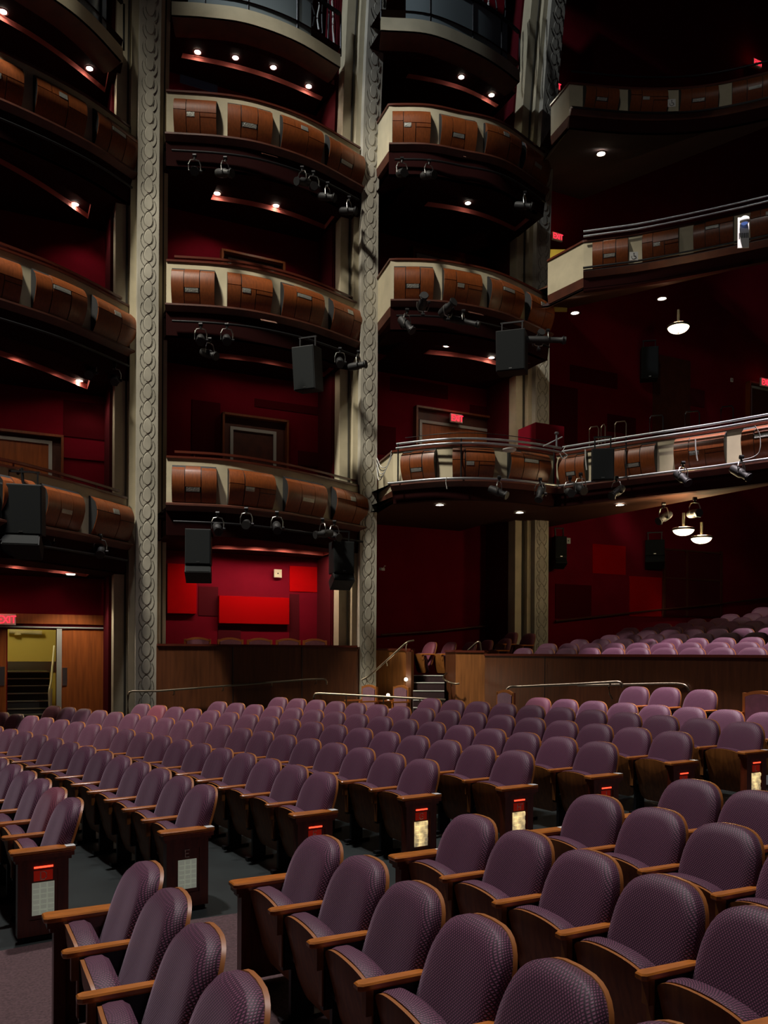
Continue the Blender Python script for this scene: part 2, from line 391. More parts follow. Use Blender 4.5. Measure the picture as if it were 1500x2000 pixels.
for i in range(3):
    for j in range(6):
        y0 = .075+.17*i/3; z0 = .185+.225*j/6; k = .006*((i+j) % 2)
        q = [Vector((XF-.004, y0, z0)), Vector((XF-.004, y0+.0545, z0)), Vector((XF-.004, y0+.0545, z0+.0365)), Vector((XF-.004, y0, z0+.0365))]
        c = sum(q, Vector())/4; t_ = [p*.8+c*.2 for p in q]
        for p in t_: p.x -= .006+k
        b.add([p for p in q]+t_, [(0,1,5,4),(1,2,6,5),(2,3,7,6),(3,0,4,7),(4,5,6,7)])
b.box((XF-.003, .072, .182), (XF+.002, .248, .413))
for v in b.v: v.y = -.04+(v.y+.04)*.85
ME_GLASS = b.mesh('glass_light', M['weave']); ME_GLASSD = b.mesh('glass_light', M['weavedim'])
b = MB(); b.box((XF-.014, .085, .518), (XF+.002, .235, .53)); b.box((XF-.002, .085, .425), (XF+.002, .235, .518), 1)
for v in b.v: v.y = -.04+(v.y+.04)*.85
ME_AL = b.mesh('aisle_lamp', [M['aislered'], M['aislepanel']])
STROKES = {
 'D': [[(0,0),(0,1),(.45,1),(.7,.75),(.7,.25),(.45,0),(0,0)]], 'E': [[(.6,0),(0,0),(0,1),(.6,1)],[(0,.5),(.5,.5)]],
 'F': [[(0,0),(0,1),(.6,1)],[(0,.5),(.5,.5)]], 'G': [[(.7,.8),(.5,1),(.2,1),(0,.75),(0,.25),(.2,0),(.5,0),(.7,.2),(.7,.45),(.4,.45)]],
 'H': [[(0,0),(0,1)],[(.7,0),(.7,1)],[(0,.5),(.7,.5)]], 'J': [[(.4,1),(.4,.2),(.25,0),(.05,.1)]],
 'K': [[(0,0),(0,1)],[(.6,1),(0,.45)],[(.2,.6),(.65,0)]], 'L': [[(0,1),(0,0),(.55,0)]],
 'X': [[(0,0),(.65,1)],[(.65,0),(0,1)]], 'I': [[(.1,0),(.1,1)]], 'T': [[(.35,0),(.35,1)],[(0,1),(.7,1)]]}
def strokes(b, ch, org, ex, ez, h, r, k=6, mi=0):
    for st in STROKES[ch]: b.tube([Vector(org)+Vector(ex)*(x*h)+Vector(ez)*(z*h) for x, z in st], r, k, mi)
ME_LET = {}
for ch in 'DEFGHJKL':
    b = MB(); strokes(b, ch, (XF-.003, .148, .435), (0,-1,0), (0,0,1), .055, .0046)
    if ch == 'H': b.cyl((XF-.008, .095, .485), (XF-.004, .095, .485), .008, k=10)
    ME_LET[ch] = b.mesh('row_letter', M['letter'])

def link(me, parent, name=None):
    o = bpy.data.objects.new(name or me.name.split('.')[0], me); COL.objects.link(o); o.parent = parent; return o
def seat(loc, rz, label, group, back=None, end=None, small=False, fold=True):
    t = thing('theatre_seat', label, 'seat', loc, rz, group)
    link(back or ME_BACK, t); link(ME_SHELL, t); link(ME_PAN, t); link(ME_SEAT, t)
    if end not in BASE if end else True:
        link(ME_ARM, t); link(ME_POSTW, t)
    if not small: link(ME_POST, t)
    if not small: link(ME_HINGEI if end and end in BASE else ME_HINGE, t)
    if end == 'near':
        e = link(ME_ENDR, t); link(ME_CAPR, e); link(ME_PLATER, e)
    elif end:
        e = link(ME_END, t); link(ME_CAP, e); link(ME_PLATE, e); link(ME_GLASSD if end in 'DE' else ME_GLASS, e)
        if end != 'E': link(ME_AL, e)
        link(ME_LET[end], e)
    return t
count = {'D':8,'E':14,'F':20,'G':19,'H':17,'J':16,'K':16,'L':11,'M':8}
reds = {('D',1):ME_BACKRED, ('G',18):ME_BACKMAUVE, ('H',15):ME_BACKRED, ('M',7):ME_BACKMAUVE, ('F',17):ME_BACKMAUVE}
for c in BASE:
    for k in range(count[c]):
        kk = k
        a = PHI[c]-kk*S/R[c]; p = polar(R[c], a, ZT[c]-HB); f = Vector((-sin(a), -cos(a), 0)); p += f*.115
        rd = (c, k) in reds
        if c == 'M': lab = '%s folding theatre seat in the rearmost stalls row, %s from its far end' % ('reddish' if rd else 'purple', ORD[7-k])
        else: lab = '%s folding theatre seat, row %s beyond the aisle, %s' % ('reddish' if rd else 'purple', c, 'at the lettered end panel' if k == 0 else ORD[k]+' from the lettered end panel')
        seat(p, face_rz(a), lab, 'purple seats beyond the aisle', reds.get((c, k)), c if (k == 0 and c != 'M') else None)
for c, n, nm in (('d',5,'leftmost foreground row'),('e',6,'second foreground row from the left'),('f',5,'third foreground row from the left'),('g',4,'fourth foreground row from the left'),('h',3,'rearmost foreground row at right')):
    C = c.upper()
    for k in range(n):
        a = PHI[c]+k*S/R[C]; p = polar(R[C], a, ZT[C]-HB)+Vector((-sin(a), -cos(a), 0))*.115
        seat(p, face_rz(a), 'purple folding theatre seat, %s, %s' % (nm, 'on the aisle' if k == 0 else ORD[k]+' from the aisle'), 'purple seats in the foreground', end='near' if k == 0 else None)

def ray_arc(px, r):
    k = uv(px, HY+40)[0]/FPX; a = k*k+1; b_ = -2*(k*CX+CY); c_ = CX*CX+CY*CY-r*r
    Y = (-b_+math.sqrt(b_*b_-4*a*c_))/2/a; return Vector((k*Y, Y, 0))
# three seats on the low platform behind the last row
for i, (px, py) in enumerate(((1234,1341.5),(1294,1343),(1363,1347.5))):
    p = ray_arc(px, R['M']+1.0); u_, v_ = uv(px, py); z = EYE-v_*p.y/FPX
    a = math.atan2(p.x-CX, p.y-CY)
    seat((p.x, p.y, z-HB)-Vector((sin(a), cos(a), 0))*.075 if False else Vector((p.x, p.y, z-HB)), face_rz(a), 'purple folding seat on the low platform in front of the long wall, %s' % ('leftmost','middle','rightmost')[i]+' of three', 'three platform seats')
pl = MB(); a0 = math.atan2(ray_arc(1190,40).x-CX, ray_arc(1190,40).y-CY); a1 = math.atan2(ray_arc(1420,40).x-CX, ray_arc(1420,40).y-CY)
zt = .60; vs = []
for r, z in ((R['M']+.45, .3), (R['M']+.45, zt), (R['M']+1.6, zt), (R['M']+1.6, .3)):
    for j in range(9): vs.append(polar(r, a0+(a1-a0)*j/8, z))
pl.add(vs, [(i*9+j, i*9+j+1, (i+1)*9+j+1, (i+1)*9+j) for i in range(3) for j in range(8)]+[(0,9,18,27),(8,35,26,17)])
tag(pl.build('seating_platform', M['wood']), 'low wooden platform carrying three purple seats in front of the long wall', 'platform')

# raised section seats
ROWS = [
 (1265, [1011,1053,1097,1145,1193,1241,1296,1349,1405,1463]),
 (1255, [1055,1098,1147,1195,1241,1289,1341,1393,1448,1495]),
 (1246.5, [1124,1165,1212,1257,1305,1356,1407,1455,1500]),
 (1238, [1187,1228,1272,1319,1367,1415,1465]),
 (1230, [1223,1265,1305,1348,1393,1441,1484]),
 (1224, [1233,1272,1313,1353,1396,1439,1481]),
 (1217, [1300,1340,1380,1420,1460,1499]),
 (1210, [1364,1404,1444,1481]),
 (1203, [1427,1465,1502]),
 (1193, [1484])]
PR = []
for i, (y, xs) in enumerate(ROWS):
    r = 42.0+.74*i; Y0 = ray_arc(1300, r).y; z = EYE+(1279.3-y)*Y0/FPX; PR.append((r, z-HB))
    mid = len(xs)//2; pm = ray_arc(xs[mid], r); am = math.atan2(pm.x-CX, pm.y-CY)
    for j, px in enumerate(xs):
        a = am+(j-mid)*.575/r; p = polar(r, a)
        seat((p.x, p.y, z-HB), face_rz(a), '%s purple seat behind the long wooden wall, %s row back, %s from the left' % ('lit' if i < 2 else 'dim', ORD[i], ORD[j]), 'seats of the raised section', small=True)
for i, (px, py, Y) in enumerate(((834,1254,20.2),(872,1254,20.0),(911,1254,19.8),(944,1250,20.4),(979,1247,20.1),(992,1235,20.3),(1026,1237,20.1))):
    p = atY(px, py, Y); a = math.atan2(p.x-CX, p.y-CY)
    seat((p.x, p.y, p.z-HB), face_rz(a)-.35, 'shadowed red seat above the wall gap, %s from the left, between second and third pillars' % ORD[i], 'shadowed seats above the steps', ME_BACKRED, small=True)
# stepped floor of the raised section
b = MB(); pr = [(41.35, 1.26)]
steps = PR+[(PR[-1][0]+.74, PR[-1][1]+.1)]
for i, (r, z) in enumerate(steps):
    r0 = r-.42 if i else 41.62; r1 = steps[i+1][0]-.42 if i+1 < len(steps) else r+6; z0 = steps[i-1][1] if i else 1.1
    vs = []
    A0, A1 = .835, 1.12
    for rr, zz in ((r0, z0), (r0, z), (r1, z)):
        for j in range(25): vs.append(polar(rr, A0+(A1-A0)*j/24, zz))
    b.add(vs, [(q*25+j, q*25+j+1, (q+1)*25+j+1, (q+1)*25+j) for q in range(2) for j in range(24)])
struct(b.build('floor', M['darkcarpet']))

# =====================================================================
# SIDE WALL: pillars, box balconies, back wall
# =====================================================================
WN = -1.25      # plane of the back wall
b = MB(); b.wbox(-9, 26, WN-.3, WN, -.2, 24); struct(b.build('wall_left', M['red']))
TP = [-.05, 4.88, 9.70]
PNAME = ['left', 'middle', 'right']
def lean(z): return .75*(max(0, z-11.5)/7.5)**2
def pillar(i):
    t0 = TP[i]; zb = [-.2, 1.0, 1.0][i]; K = 44; zs = [zb+(20.5-zb)*k/K for k in range(K+1)]
    root = thing('pillar', ['tall cream pillar with chain carving beside the exit doors at left', 'tall cream carved pillar in the middle, between two columns of boxes', 'tall cream carved pillar at right, leaning at its top, beside the wide balconies'][i], 'pillar', WF(t0, 0, zb), WANG, 'carved pillars of the side wall')
    def col(b, ta, tb, n0, n1, mi=0):
        loops = [[WF(t0+t, n+lean(z), z) for t, n in ((ta,n0),(tb,n0),(tb,n1),(ta,n1))] for z in zs]; loft(b, loops, mi)
    def fin(b, name, m, smooth=False): return localize(b.build(name, m, root, smooth), root)
    b = MB(); col(b, -.21, .21, -.1, .36); fin(b, 'carved_face', M['stone'])
    b = MB(); col(b, -.33, [.31,.25,.25][i], -.2, .20); fin(b, 'side_strip', M['cream'])
    b = MB(); col(b, -.60, [.44,.27,.27][i], -.3, .06); fin(b, 'side_strip', M['cream'])
    b = MB(); col(b, -.66, -.58, -1.2, -.3);  fin(b, 'back_strip', M['maroon'])
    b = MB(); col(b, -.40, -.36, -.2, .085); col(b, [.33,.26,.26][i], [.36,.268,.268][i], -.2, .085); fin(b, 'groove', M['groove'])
    # chain carving: overlapping pointed ovals
    b = MB(); H = .349; z = zb+.1
    def oval(cz, w, h, n0, n1, pt, k=16):
        P = []
        for j in range(k):
            th = 2*pi*j/k; x = w*sin(th); zz = cos(th); zz = h*(math.copysign(abs(zz)**(.8 if zz > 0 else 1), zz)); x *= (1-.45*pt*max(0, cos(th))**2); P.append((x, cz+zz))
        lo = [WF(t0+x, n0+lean(zz), zz) for x, zz in P]; hi = [WF(t0+x*.93, n1+lean(zz), cz+(zz-cz)*.95) for x, zz in P]
        b.add(lo+hi, [tuple(range(2*k-1, k-1, -1))]+[(j, k+j, k+(j+1) % k, (j+1) % k) for j in range(k)])
    bl = MB()  # thin dark tubes painted as the shade outlining each oval
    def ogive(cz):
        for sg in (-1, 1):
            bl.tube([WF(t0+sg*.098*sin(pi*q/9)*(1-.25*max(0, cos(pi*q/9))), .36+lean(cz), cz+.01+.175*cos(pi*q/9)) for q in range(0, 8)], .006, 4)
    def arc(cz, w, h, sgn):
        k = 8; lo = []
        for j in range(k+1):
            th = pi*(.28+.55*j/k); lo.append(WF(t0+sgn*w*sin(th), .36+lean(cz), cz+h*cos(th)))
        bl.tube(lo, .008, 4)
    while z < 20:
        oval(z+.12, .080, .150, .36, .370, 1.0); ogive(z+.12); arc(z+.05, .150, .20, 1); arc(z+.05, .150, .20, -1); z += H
    fin(b, 'chain_carving', M['stone'], 40); fin(bl, 'carving_shade_lines', M['stoneshade'], 40)
for i in range(3): pillar(i)

def spline(pts, n=28):
    """Catmull-Rom through plan points"""
    P = [pts[0]*2-pts[1]]+pts+[pts[-1]*2-pts[-2]]; out = []; m = len(pts)-1
    for q in range(n+1):
        u_ = q/n*m; i = min(int(u_), m-1); f = u_-i; p0, p1, p2, p3 = P[i:i+4]
        out.append(.5*((2*p1)+(p2-p0)*f+(2*p0-5*p1+4*p2-p3)*f*f+(3*p1-p0-3*p2+p3)*f**3))
    return out
def px_of(p): 
    u_, v_ = FPX*p.x/p.y, FPX*(EYE-p.z)/p.y; return 750+u_*cR-v_*sR
def plen(path):
    L = [0]
    for a, c in zip(path, path[1:]): L.append(L[-1]+(c-a).length)
    return L
def sub(path, s0, s1, n=10):
    L = plen(path); out = []
    for q in range(n+1):
        s = s0+(s1-s0)*q/n; s = max(0, min(L[-1], s))
        for i in range(len(path)-1):
            if L[i+1] >= s-1e-9: break
        f = (s-L[i])/(L[i+1]-L[i]+1e-9); out.append(path[i]*(1-f)+path[i+1]*f)
    return out
def s_at_px(path, x):
    L = plen(path); X = [px_of(p) for p in path]
    for i in range(len(path)-1):
        if (X[i]-x)*(X[i+1]-x) <= 0 and X[i] != X[i+1]: return L[i]+(L[i+1]-L[i])*(x-X[i])/(X[i+1]-X[i])
    return L[-1] if x > X[-1] else 0
def woodpanel(root, path, s0, s1, style, z, hgt=.74, topd=.17):
    """curved veneer panel, bellied towards its foot, split by grooves, with a small pierced metal insert"""
    prof = []
    def out(u_): return .015+.19*sin(pi*min(1, u_)**.72*.94)**.9
    cells = {0: [(0,.3,0,1),(.3,.66,0,.62),(.66,1,0,1),(.3,.66,.74,1)], 1: [(0,.3,0,.45),(0,.3,.45,1),(.3,1,0,.5),(.3,.62,.5,1),(.62,1,.62,1),(.62,1,.5,.62)],
             2: [(0,.3,0,1),(.3,1,0,.3),(.3,.66,.42,1),(.66,1,.3,1),], 3: [(0,.28,0,.38),(.28,.6,0,.38),(.6,1,0,.5),(0,.6,.38,1),(.6,1,.5,1)],
             4: [(0,.33,0,1),(.33,.66,0,1),(.66,1,0,1)]}[style]
    ins = {0: (.33,.63,.63,.73), 1: (.32,.5,.51,.62), 2: (.32,.64,.31,.41), 3: (.42,.58,.24,.37), 4: (.36,.64,.56,.66)}[style]
    b = MB(); W_ = s1-s0; g = .007
    def patch(a0, a1, u0, u1, lift, bb, g=g):
        pa = sub(path, s0+W_*a0+g, s0+W_*a1-g, 5); K = 6; vs = []
        for lay in (0, 1):
            for q in range(K+1):
                u_ = u0+(u1-u0)*q/K; zz = -topd-hgt*u_-(0 if q else g)+(0 if q < K else g)
                for i, p in enumerate(pa):
                    d = pa[min(i+1,5)]-pa[max(i-1,0)]; d.z = 0; d.normalize(); o = Vector((d.y,-d.x,0))
                    vs.append(p+o*((out(u_)+lift) if lay else 0.0)+Vector((0,0,zz)))
        m = 6; n = (K+1)*m; fs = []
        for q in range(K):
            for i in range(m-1): j = q*m+i; fs += [(n+j, n+j+m, n+j+m+1, n+j+1)]
        for q in range(K): fs += [(q*m, (q+1)*m, n+(q+1)*m, n+q*m), (q*m+m-1, n+q*m+m-1, n+(q+1)*m+m-1, (q+1)*m+m-1)]
        for i in range(m-1): fs += [(i, n+i, n+i+1, i+1), (K*m+i, K*m+i+1, n+K*m+i+1, n+K*m+i)]
        bb.add(vs, fs)
    # dark backing
    bk = MB(); patch(0, 1, .01, .99, -.012, bk, .003)
    for c in cells: patch(*c, 0, b)
    p = localize(b.build('wood_panel', M['fascia'], root, 30), root)
    k = localize(bk.build('panel_backing', M['black'], p, 30), root); k.matrix_parent_inverse = Matrix.Identity(4)
    k.parent = p; k.matrix_parent_inverse = Matrix.Identity(4)
    q = MB(); patch(*ins, .006, q, .0); e = q.build('metal_insert', M['insert'], p, 30)
    return p
M['insert'] = mat('pierced_metal', (.42,.42,.38), .45, metal=.7, bump=1.0, nscale=45)
def trough_soffit(root, path, zs, t0, t1, trough, slope=0, back=None, name='soffit', clip=(-99, 99)):
    """flat underside from the front path back to the wall, with an upward lamp trough"""
    b = MB(); WB = WN if back is None else back
    ts = [max(clip[0], min(clip[1], (p-P1).dot(U))) for p in path]; n = len(path)
    if trough is None:
        A = [Vector((p.x, p.y, zs)) for p in path]; B = [WF(ts[i], WB, zs+slope) for i in range(n)]
        b.add(A+B, [(i, i+1, n+i+1, n+i) for i in range(n-1)])
    else:
        ta, tb, n0_, n1_, wd = trough; H = .11; K = 12
        def nbk(t): return max(WB+.25, n0_+(n1_-n0_)*(t-ta)/(tb-ta)+.2*sin(pi*(t-ta)/(tb-ta)))
        def nfr(t): return nbk(t)+wd
        tcl = lambda t: max(ta, min(tb, t))
        A = [Vector((p.x, p.y, zs)) for p in path]; B = [WF(t, nfr(tcl(t)), zs) for t in ts]
        b.add(A+B, [(i, i+1, n+i+1, n+i) for i in range(n-1)])
        tt = [ta+(tb-ta)*k/K for k in range(K+1)]
        lo, hi = min(ts), max(ts)
        F_ = [WF(t, nfr(t), zs) for t in tt]; Bk = [WF(t, nbk(t), zs) for t in tt]; W_ = [WF(t, WB, zs) for t in tt]
        FU = [p+Vector((0,0,H)) for p in F_]; BU = [p+Vector((0,0,H)) for p in Bk]; m = K+1
        b.add(FU+BU, [(i, i+1, m+i+1, m+i) for i in range(K)])
        b.add(Bk+W_, [(i, i+1, m+i+1, m+i) for i in range(K)])
        b.add([WF(lo,nfr(ta),zs), WF(ta,nfr(ta),zs), WF(ta,WB,zs), WF(lo,WB,zs)], [(0,1,2,3)])
        b.add([WF(tb,nfr(tb),zs), WF(hi,nfr(tb),zs), WF(hi,WB,zs), WF(tb,WB,zs)], [(0,1,2,3)])
        c = MB(); c.add(Bk+BU, [(i, i+1, m+i+1, m+i) for i in range(K)]); c.add(F_+FU, [(i, i+1, m+i+1, m+i) for i in range(K)])
        c.add([F_[0], Bk[0], BU[0], FU[0]], [(0,1,2,3)]); c.add([F_[-1], Bk[-1], BU[-1], FU[-1]], [(0,1,2,3)])
        localize(c.build('light_trough', M['cove'], root), root)
    # body above it: keeps lamp light in
    b.add([Vector((p.x, p.y, zs+.45)) for p in path]+[WF(ts[i], WB, zs+.45+slope) for i in range(n)], [(i, n+i, n+i+1, i+1) for i in range(n-1)])
    return localize(b.build(name, M['soffit'] if trough else M['soffitlit'], root), root)

def balcony(label, dz, pts, panels, trough=None, wing=None, ends=(0, 0), handrail=True, sof=-1.55, slope=0, extend=None, back=None, clip=(-99, 99), FH=.95):
    z = EYE+dz; P = [atZ(x, y, z) for x, y in pts]
    if extend: P = [extend]+P if extend.x < P[0].x else P+[extend]
    path = spline(P, 30); root = thing('balcony', label, 'balcony', path[0].copy())
    full = path
    if wing is not None:
        wp = [atZ(x, y, z) for x, y in wing]; full = wp[:-1]+path
        c = MB(); c.sweep([wp[0], wp[0]*.5+wp[-1]*.5, wp[-1]], [(0,-.03),(0,-FH-.1),(-.12,-FH-.1),(-.12,-.03)]); localize(c.build('side_wall', M['cream'], root), root)
        c = MB(); c.sweep([wp[0], wp[0]*.5+wp[-1]*.5, wp[-1]], [(.01,-FH-.1),(-.02,-FH-.28),(-.12,-FH-.28),(-.12,-FH-.1)]); localize(c.build('ledge', M['ledgewood'], root), root)
    b = MB(); b.sweep(path, [(0,-.03),(.0,-FH),(-.12,-FH),(-.12,-.03)]); localize(b.build('front_wall', M['cream'], root, 30), root)
    b = MB(); b.sweep(full, [(.03,.0),(.03,-.04),(-.16,-.04),(-.16,.0)]); localize(b.build('cap_rail', M['railwood'], root, 30), root)
    if handrail:
        hp = [p+Vector((0,0,.10)) for p in sub(path, .15, plen(path)[-1]-.15, 24)]
        b = MB(); b.sweep(hp, [(-.05,.025),(-.05,-.02),(-.12,-.02),(-.12,.025)])
        for q in range(2, 24, 6): b.box((-.012,-.012,-.1), (.012,.012,0), 0, Matrix.Translation(hp[q]+(hp[q+1]-hp[q-1]).normalized().cross(Vector((0,0,1)))*-.085))
        localize(b.build('handrail', M['railwood'], root, 30), root)
    b = MB(); b.sweep(path, [(.07,-FH+.03),(.16,-FH-.0),(.16,-FH-.035),(.06,-FH-.13),(-.12,-FH-.13),(-.12,-FH+.03)]); localize(b.build('ledge', M['ledgewood'], root, 30), root)
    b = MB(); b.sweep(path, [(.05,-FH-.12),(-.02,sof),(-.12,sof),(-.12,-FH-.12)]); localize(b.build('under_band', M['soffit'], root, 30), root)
    # floor of the box
    ts = [max(clip[0], min(clip[1], (p-P1).dot(U))) for p in full]; n = len(full); b = MB()
    b.add([Vector((p.x,p.y,z-1.0)) for p in full]+[WF(t, back if back is not None else WN, z-1.0+slope) for t in ts], [(i, i+1, n+i+1, n+i) for i in range(n-1)])
    localize(b.build('box_floor', M['darkcarpet'], root), root)
    trough_soffit(root, full, z+sof, 0, 0, trough, slope, back, clip=clip)
    for k, (x0, x1, st) in enumerate(panels):
        pz = [p+Vector((0,0,-.5)) for p in path]
        s0, s1 = s_at_px(pz, x0), s_at_px(pz, x1)
        woodpanel(root, path, s0, s1, st, z, FH-.21 if FH > .9 else FH-.09, .17 if FH > .9 else .055)
    return root, path, z
T = {}
TN = ['lowest', 'second', 'third']
DZ1 = [3.85, 8.07, 11.55]; DZ0 = [3.14, 7.1, 10.7]; DZ2 = [4.4, 8.65, 12.15]
F1 = [[(325,890),(432,896),(515,907),(607,925),(709,950)], [(325,507),(433,514),(515,527),(607,553),(705,594)], [(325,176),(435,184),(515,199),(607,233),(703,288)]]
PX1 = [[(336,422,0),(444,530,1),(552,628,4),(646,707,3)], [(336,420,0),(443,527,1),(547,624,2),(641,704,3)], [(341,424,1),(444,528,0),(546,623,3),(634,703,0)]]
S1 = [[0,1,4,3],[0,1,2,3],[1,0,3,0]]
for k in range(3):
    T[1,k] = balcony('curved cream box front with four wooden panels between left and middle pillars, %s tier' % TN[k], DZ1[k], F1[k], PX1[k], trough=(1.42, 4.15, -.52, -.62, .62), handrail=(k < 2))
F0 = [[(0,906),(121,935),(247,971)], [(0,483),(128,533),(253,597)], [(0,97),(160,181),(259,251)]]
PX0 = [[(-60,-20,0),(-5,60,2),(78,150,4),(173,252,3)], [(-60,35,1),(60,157,2),(177,255,3)], [(-50,40,1),(64,160,3),(180,258,2)]]
for k in range(3):
    P0_ = [(-150, [880,430,40][k])]+F0[k]
    T[0,k] = balcony('curved cream box front with wooden panels at the left edge, %s tier' % TN[k], DZ0[k], P0_, PX0[k], trough=(-3.7, -1.1, .95, -.85, .6), handrail=(k < 2))
F2 = [None, [(763,505),(834,506),(896,513),(980,534),(1071,578)], [(760,203),(834,204),(896,216),(980,238),(1063,297)]]
W2 = [None, [(732,551),(763,505)], [(728,255),(760,203)]]
PX2 = [None, [(769,845,0),(863,934,1),(951,1012,2),(1025,1070,3)], [(766,839,1),(857,927,0),(944,1006,3),(1015,1062,4)]]
for k in (1, 2):
    T[2,k] = balcony('curved cream box front with wooden panels between middle and right pillars, %s tier' % TN[k], DZ2[k], F2[k], PX2[k], trough=(6.3, 8.9, .32, .28, .6), wing=W2[k], handrail=False, clip=(5.55, 9.15))
# wide balconies running round to the right
def wide(label, k, pts, panels, wing, slope, sof=None, clip=(-99, 99)):
    sof = (-1.15,-1.05,-.95)[k]
    dz = DZ2[k]; z = EYE+dz
    return balcony(label, dz, pts, panels, None, wing, handrail=False, sof=sof, slope=slope, clip=clip, FH=(.76,.68,.60)[k])
T[3,0] = wide('long low balcony front with light pipes, curving out between middle and right pillars', 0, [(768,880),(860,870),(940,869),(1020,876),(1083,886)], [(789,853,0),(884,961,1),(990,1065,2)], [(738,905),(768,880)], 0)
T[4,0] = wide('long low balcony front with light pipes, running right from the corner post', 0, [(1087,887),(1190,871),(1290,856),(1400,840),(1500,823),(1580,811)], [(1096,1148,0),(1202,1284,0),(1320,1420,1),(1453,1540,2)], None, .2)
T[4,1] = wide('middle wide balcony front with wooden panels and wheelchair sign at right', 1, [(1140,470),(1200,462),(1260,453),(1380,429),(1500,402),(1580,384)], [(1157,1227,0),(1255,1327,1),(1355,1434,2),(1466,1540,3)], [(1070,508),(1140,470)], 1.9, clip=(10.4, 99))
T[4,2] = wide('top wide balcony front with dim wooden panels and wheelchair sign at right', 2, [(1112,161),(1218,171),(1320,172),(1401,163),(1500,141),(1580,120)], [(1138,1204,0),(1226,1300,1),(1325,1402,0),(1429,1520,4)], [(1076,205),(1112,161)], 1.8, clip=(10.4, 99))

# top catwalk tier with plain parapet and glass
def catwalk(label, pts, dz, trough, wing=None):
    z = EYE+dz; path = spline([atZ(x, y, z) for x, y in pts], 24); root = thing('catwalk', label, 'catwalk', path[0].copy())
    b = MB(); b.sweep(path, [(0,.28),(0,0),(-.15,0),(-.15,.28)]); localize(b.build('parapet', M['cream'], root, 30), root)
    b = MB(); b.sweep(path, [(-.05,.0),(-.3,-.12),(-.45,-.12),(-.45,.0)]); localize(b.build('moulding', M['ledgewood'], root, 30), root)
    trough_soffit(root, sub(path, 0, plen(path)[-1], 20), z-.0, 0, 0, trough)
    b = MB(); b.sweep([p+Vector((0,0,1.2)) for p in path], [(0,.03),(0,-.03),(-.06,-.03),(-.06,.03)])
    for q in range(0, 25, 6): b.cyl(path[q]+Vector((0,.05,.28)), path[q]+Vector((0,.05,1.2)), .02, k=8)
    localize(b.build('guard_rail', M['iron'], root, 30), root)
    return path, z
C0 = catwalk('pale curved catwalk edge at the top left corner', [(-60,-110),(110,0),(180,57),(240,122)], 11.75, (-3.4,-.8,.85,-.6,.7))
C1 = catwalk('pale curved catwalk edge at the top between left and middle pillars', [(335,29),(400,33),(484,45),(580,80),(665,131)], 13.05, (.8,4.15,-.7,-.7,.65))
C2 = catwalk('pale curved catwalk edge at the top between middle and right pillars', [(744,58),(840,66),(924,99),(980,132),(1015,160)], 13.65, (5.9,8.55,.1,.1,.7))
b = MB()
b.wbox(-7, 11, -6, 1.5, 21.5, 21.7); struct(b.build('ceiling', M['black']))
# dark far wall and upper ceiling at right
b = MB(); b.add([Vector((28,-6,-1)), Vector((28,60,-1)), Vector((28,60,26)), Vector((28,-6,26))], [(0,1,2,3)]); struct(b.build('wall_right', M['navy']))

# =====================================================================
# LOW WALLS, RAILS, DOORS, STEPS
# =====================================================================
def lowwall(name, pts, ztop, zbot, m, thick=.12, cap=True, label=None):
    """standing panel between plan points; hall side on the right of the path"""
    b = MB(); b.sweep([Vector((p.x,p.y,0)) for p in pts], [(0,ztop-.04),(0,zbot),(-thick,zbot),(-thick,ztop-.04)])
    o = b.build(name, m, None, 30); c = MB(); c.sweep([Vector((p.x,p.y,0)) for p in pts], [(.03,ztop),(.03,ztop-.045),(-thick-.03,ztop-.045),(-thick-.03,ztop)])
    c.build('cap_rail', M['railwood'], o, 30)
    return o
def sm(pts, n=12): return [pts[0]*(1-i/n)+pts[-1]*(i/n) for i in range(n+1)]
A0 = atN(306, 1300, .42); A1 = atN(697, 1300, .42)
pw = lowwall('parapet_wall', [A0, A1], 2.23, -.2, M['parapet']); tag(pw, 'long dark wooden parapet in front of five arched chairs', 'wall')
for px in (455, 590):
    g = MB(); p = atN(px, 1300, .425); g.cyl((p.x,p.y,.1), (p.x,p.y,2.18), .008, k=4); g.build('panel_joint', M['black'], pw)
B1 = atY(727, 1300, 19.5); C1_ = atY(803, 1300, 18.9); D0 = atY(870, 1300, 19.6); D1 = atY(890, 1300, 18.5); E1 = atY(947, 1300, 18.15)
flat = lambda p: Vector((p.x, p.y, 0))
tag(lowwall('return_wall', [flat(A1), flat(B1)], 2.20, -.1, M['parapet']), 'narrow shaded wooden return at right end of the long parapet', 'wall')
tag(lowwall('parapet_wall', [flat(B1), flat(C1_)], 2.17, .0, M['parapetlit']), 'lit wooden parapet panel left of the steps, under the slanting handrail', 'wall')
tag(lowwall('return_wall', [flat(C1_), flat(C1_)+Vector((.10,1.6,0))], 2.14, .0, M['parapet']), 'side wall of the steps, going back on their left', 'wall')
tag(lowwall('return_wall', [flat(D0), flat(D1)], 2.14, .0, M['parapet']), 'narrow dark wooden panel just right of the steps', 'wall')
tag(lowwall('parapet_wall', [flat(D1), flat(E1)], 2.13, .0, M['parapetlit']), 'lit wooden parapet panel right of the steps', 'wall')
ar = []
a0 = math.atan2(E1.x-CX, E1.y-CY); r0 = math.hypot(E1.x-CX, E1.y-CY); pE = ray_arc(1640, 41.15); a1 = math.atan2(pE.x-CX, pE.y-CY)
for i in range(25):
    f = i/24; ar.append(polar(r0+(41.15-r0)*min(1, f*3), a0+(a1-a0)*f))
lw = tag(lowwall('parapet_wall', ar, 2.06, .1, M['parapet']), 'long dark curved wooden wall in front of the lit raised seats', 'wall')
for px in (1064, 1196, 1340):
    p = ray_arc(px, 41.17); g = MB(); g.cyl((p.x,p.y,.5), (p.x,p.y,2.01), .008, k=4); g.build('panel_joint', M['black'], lw)
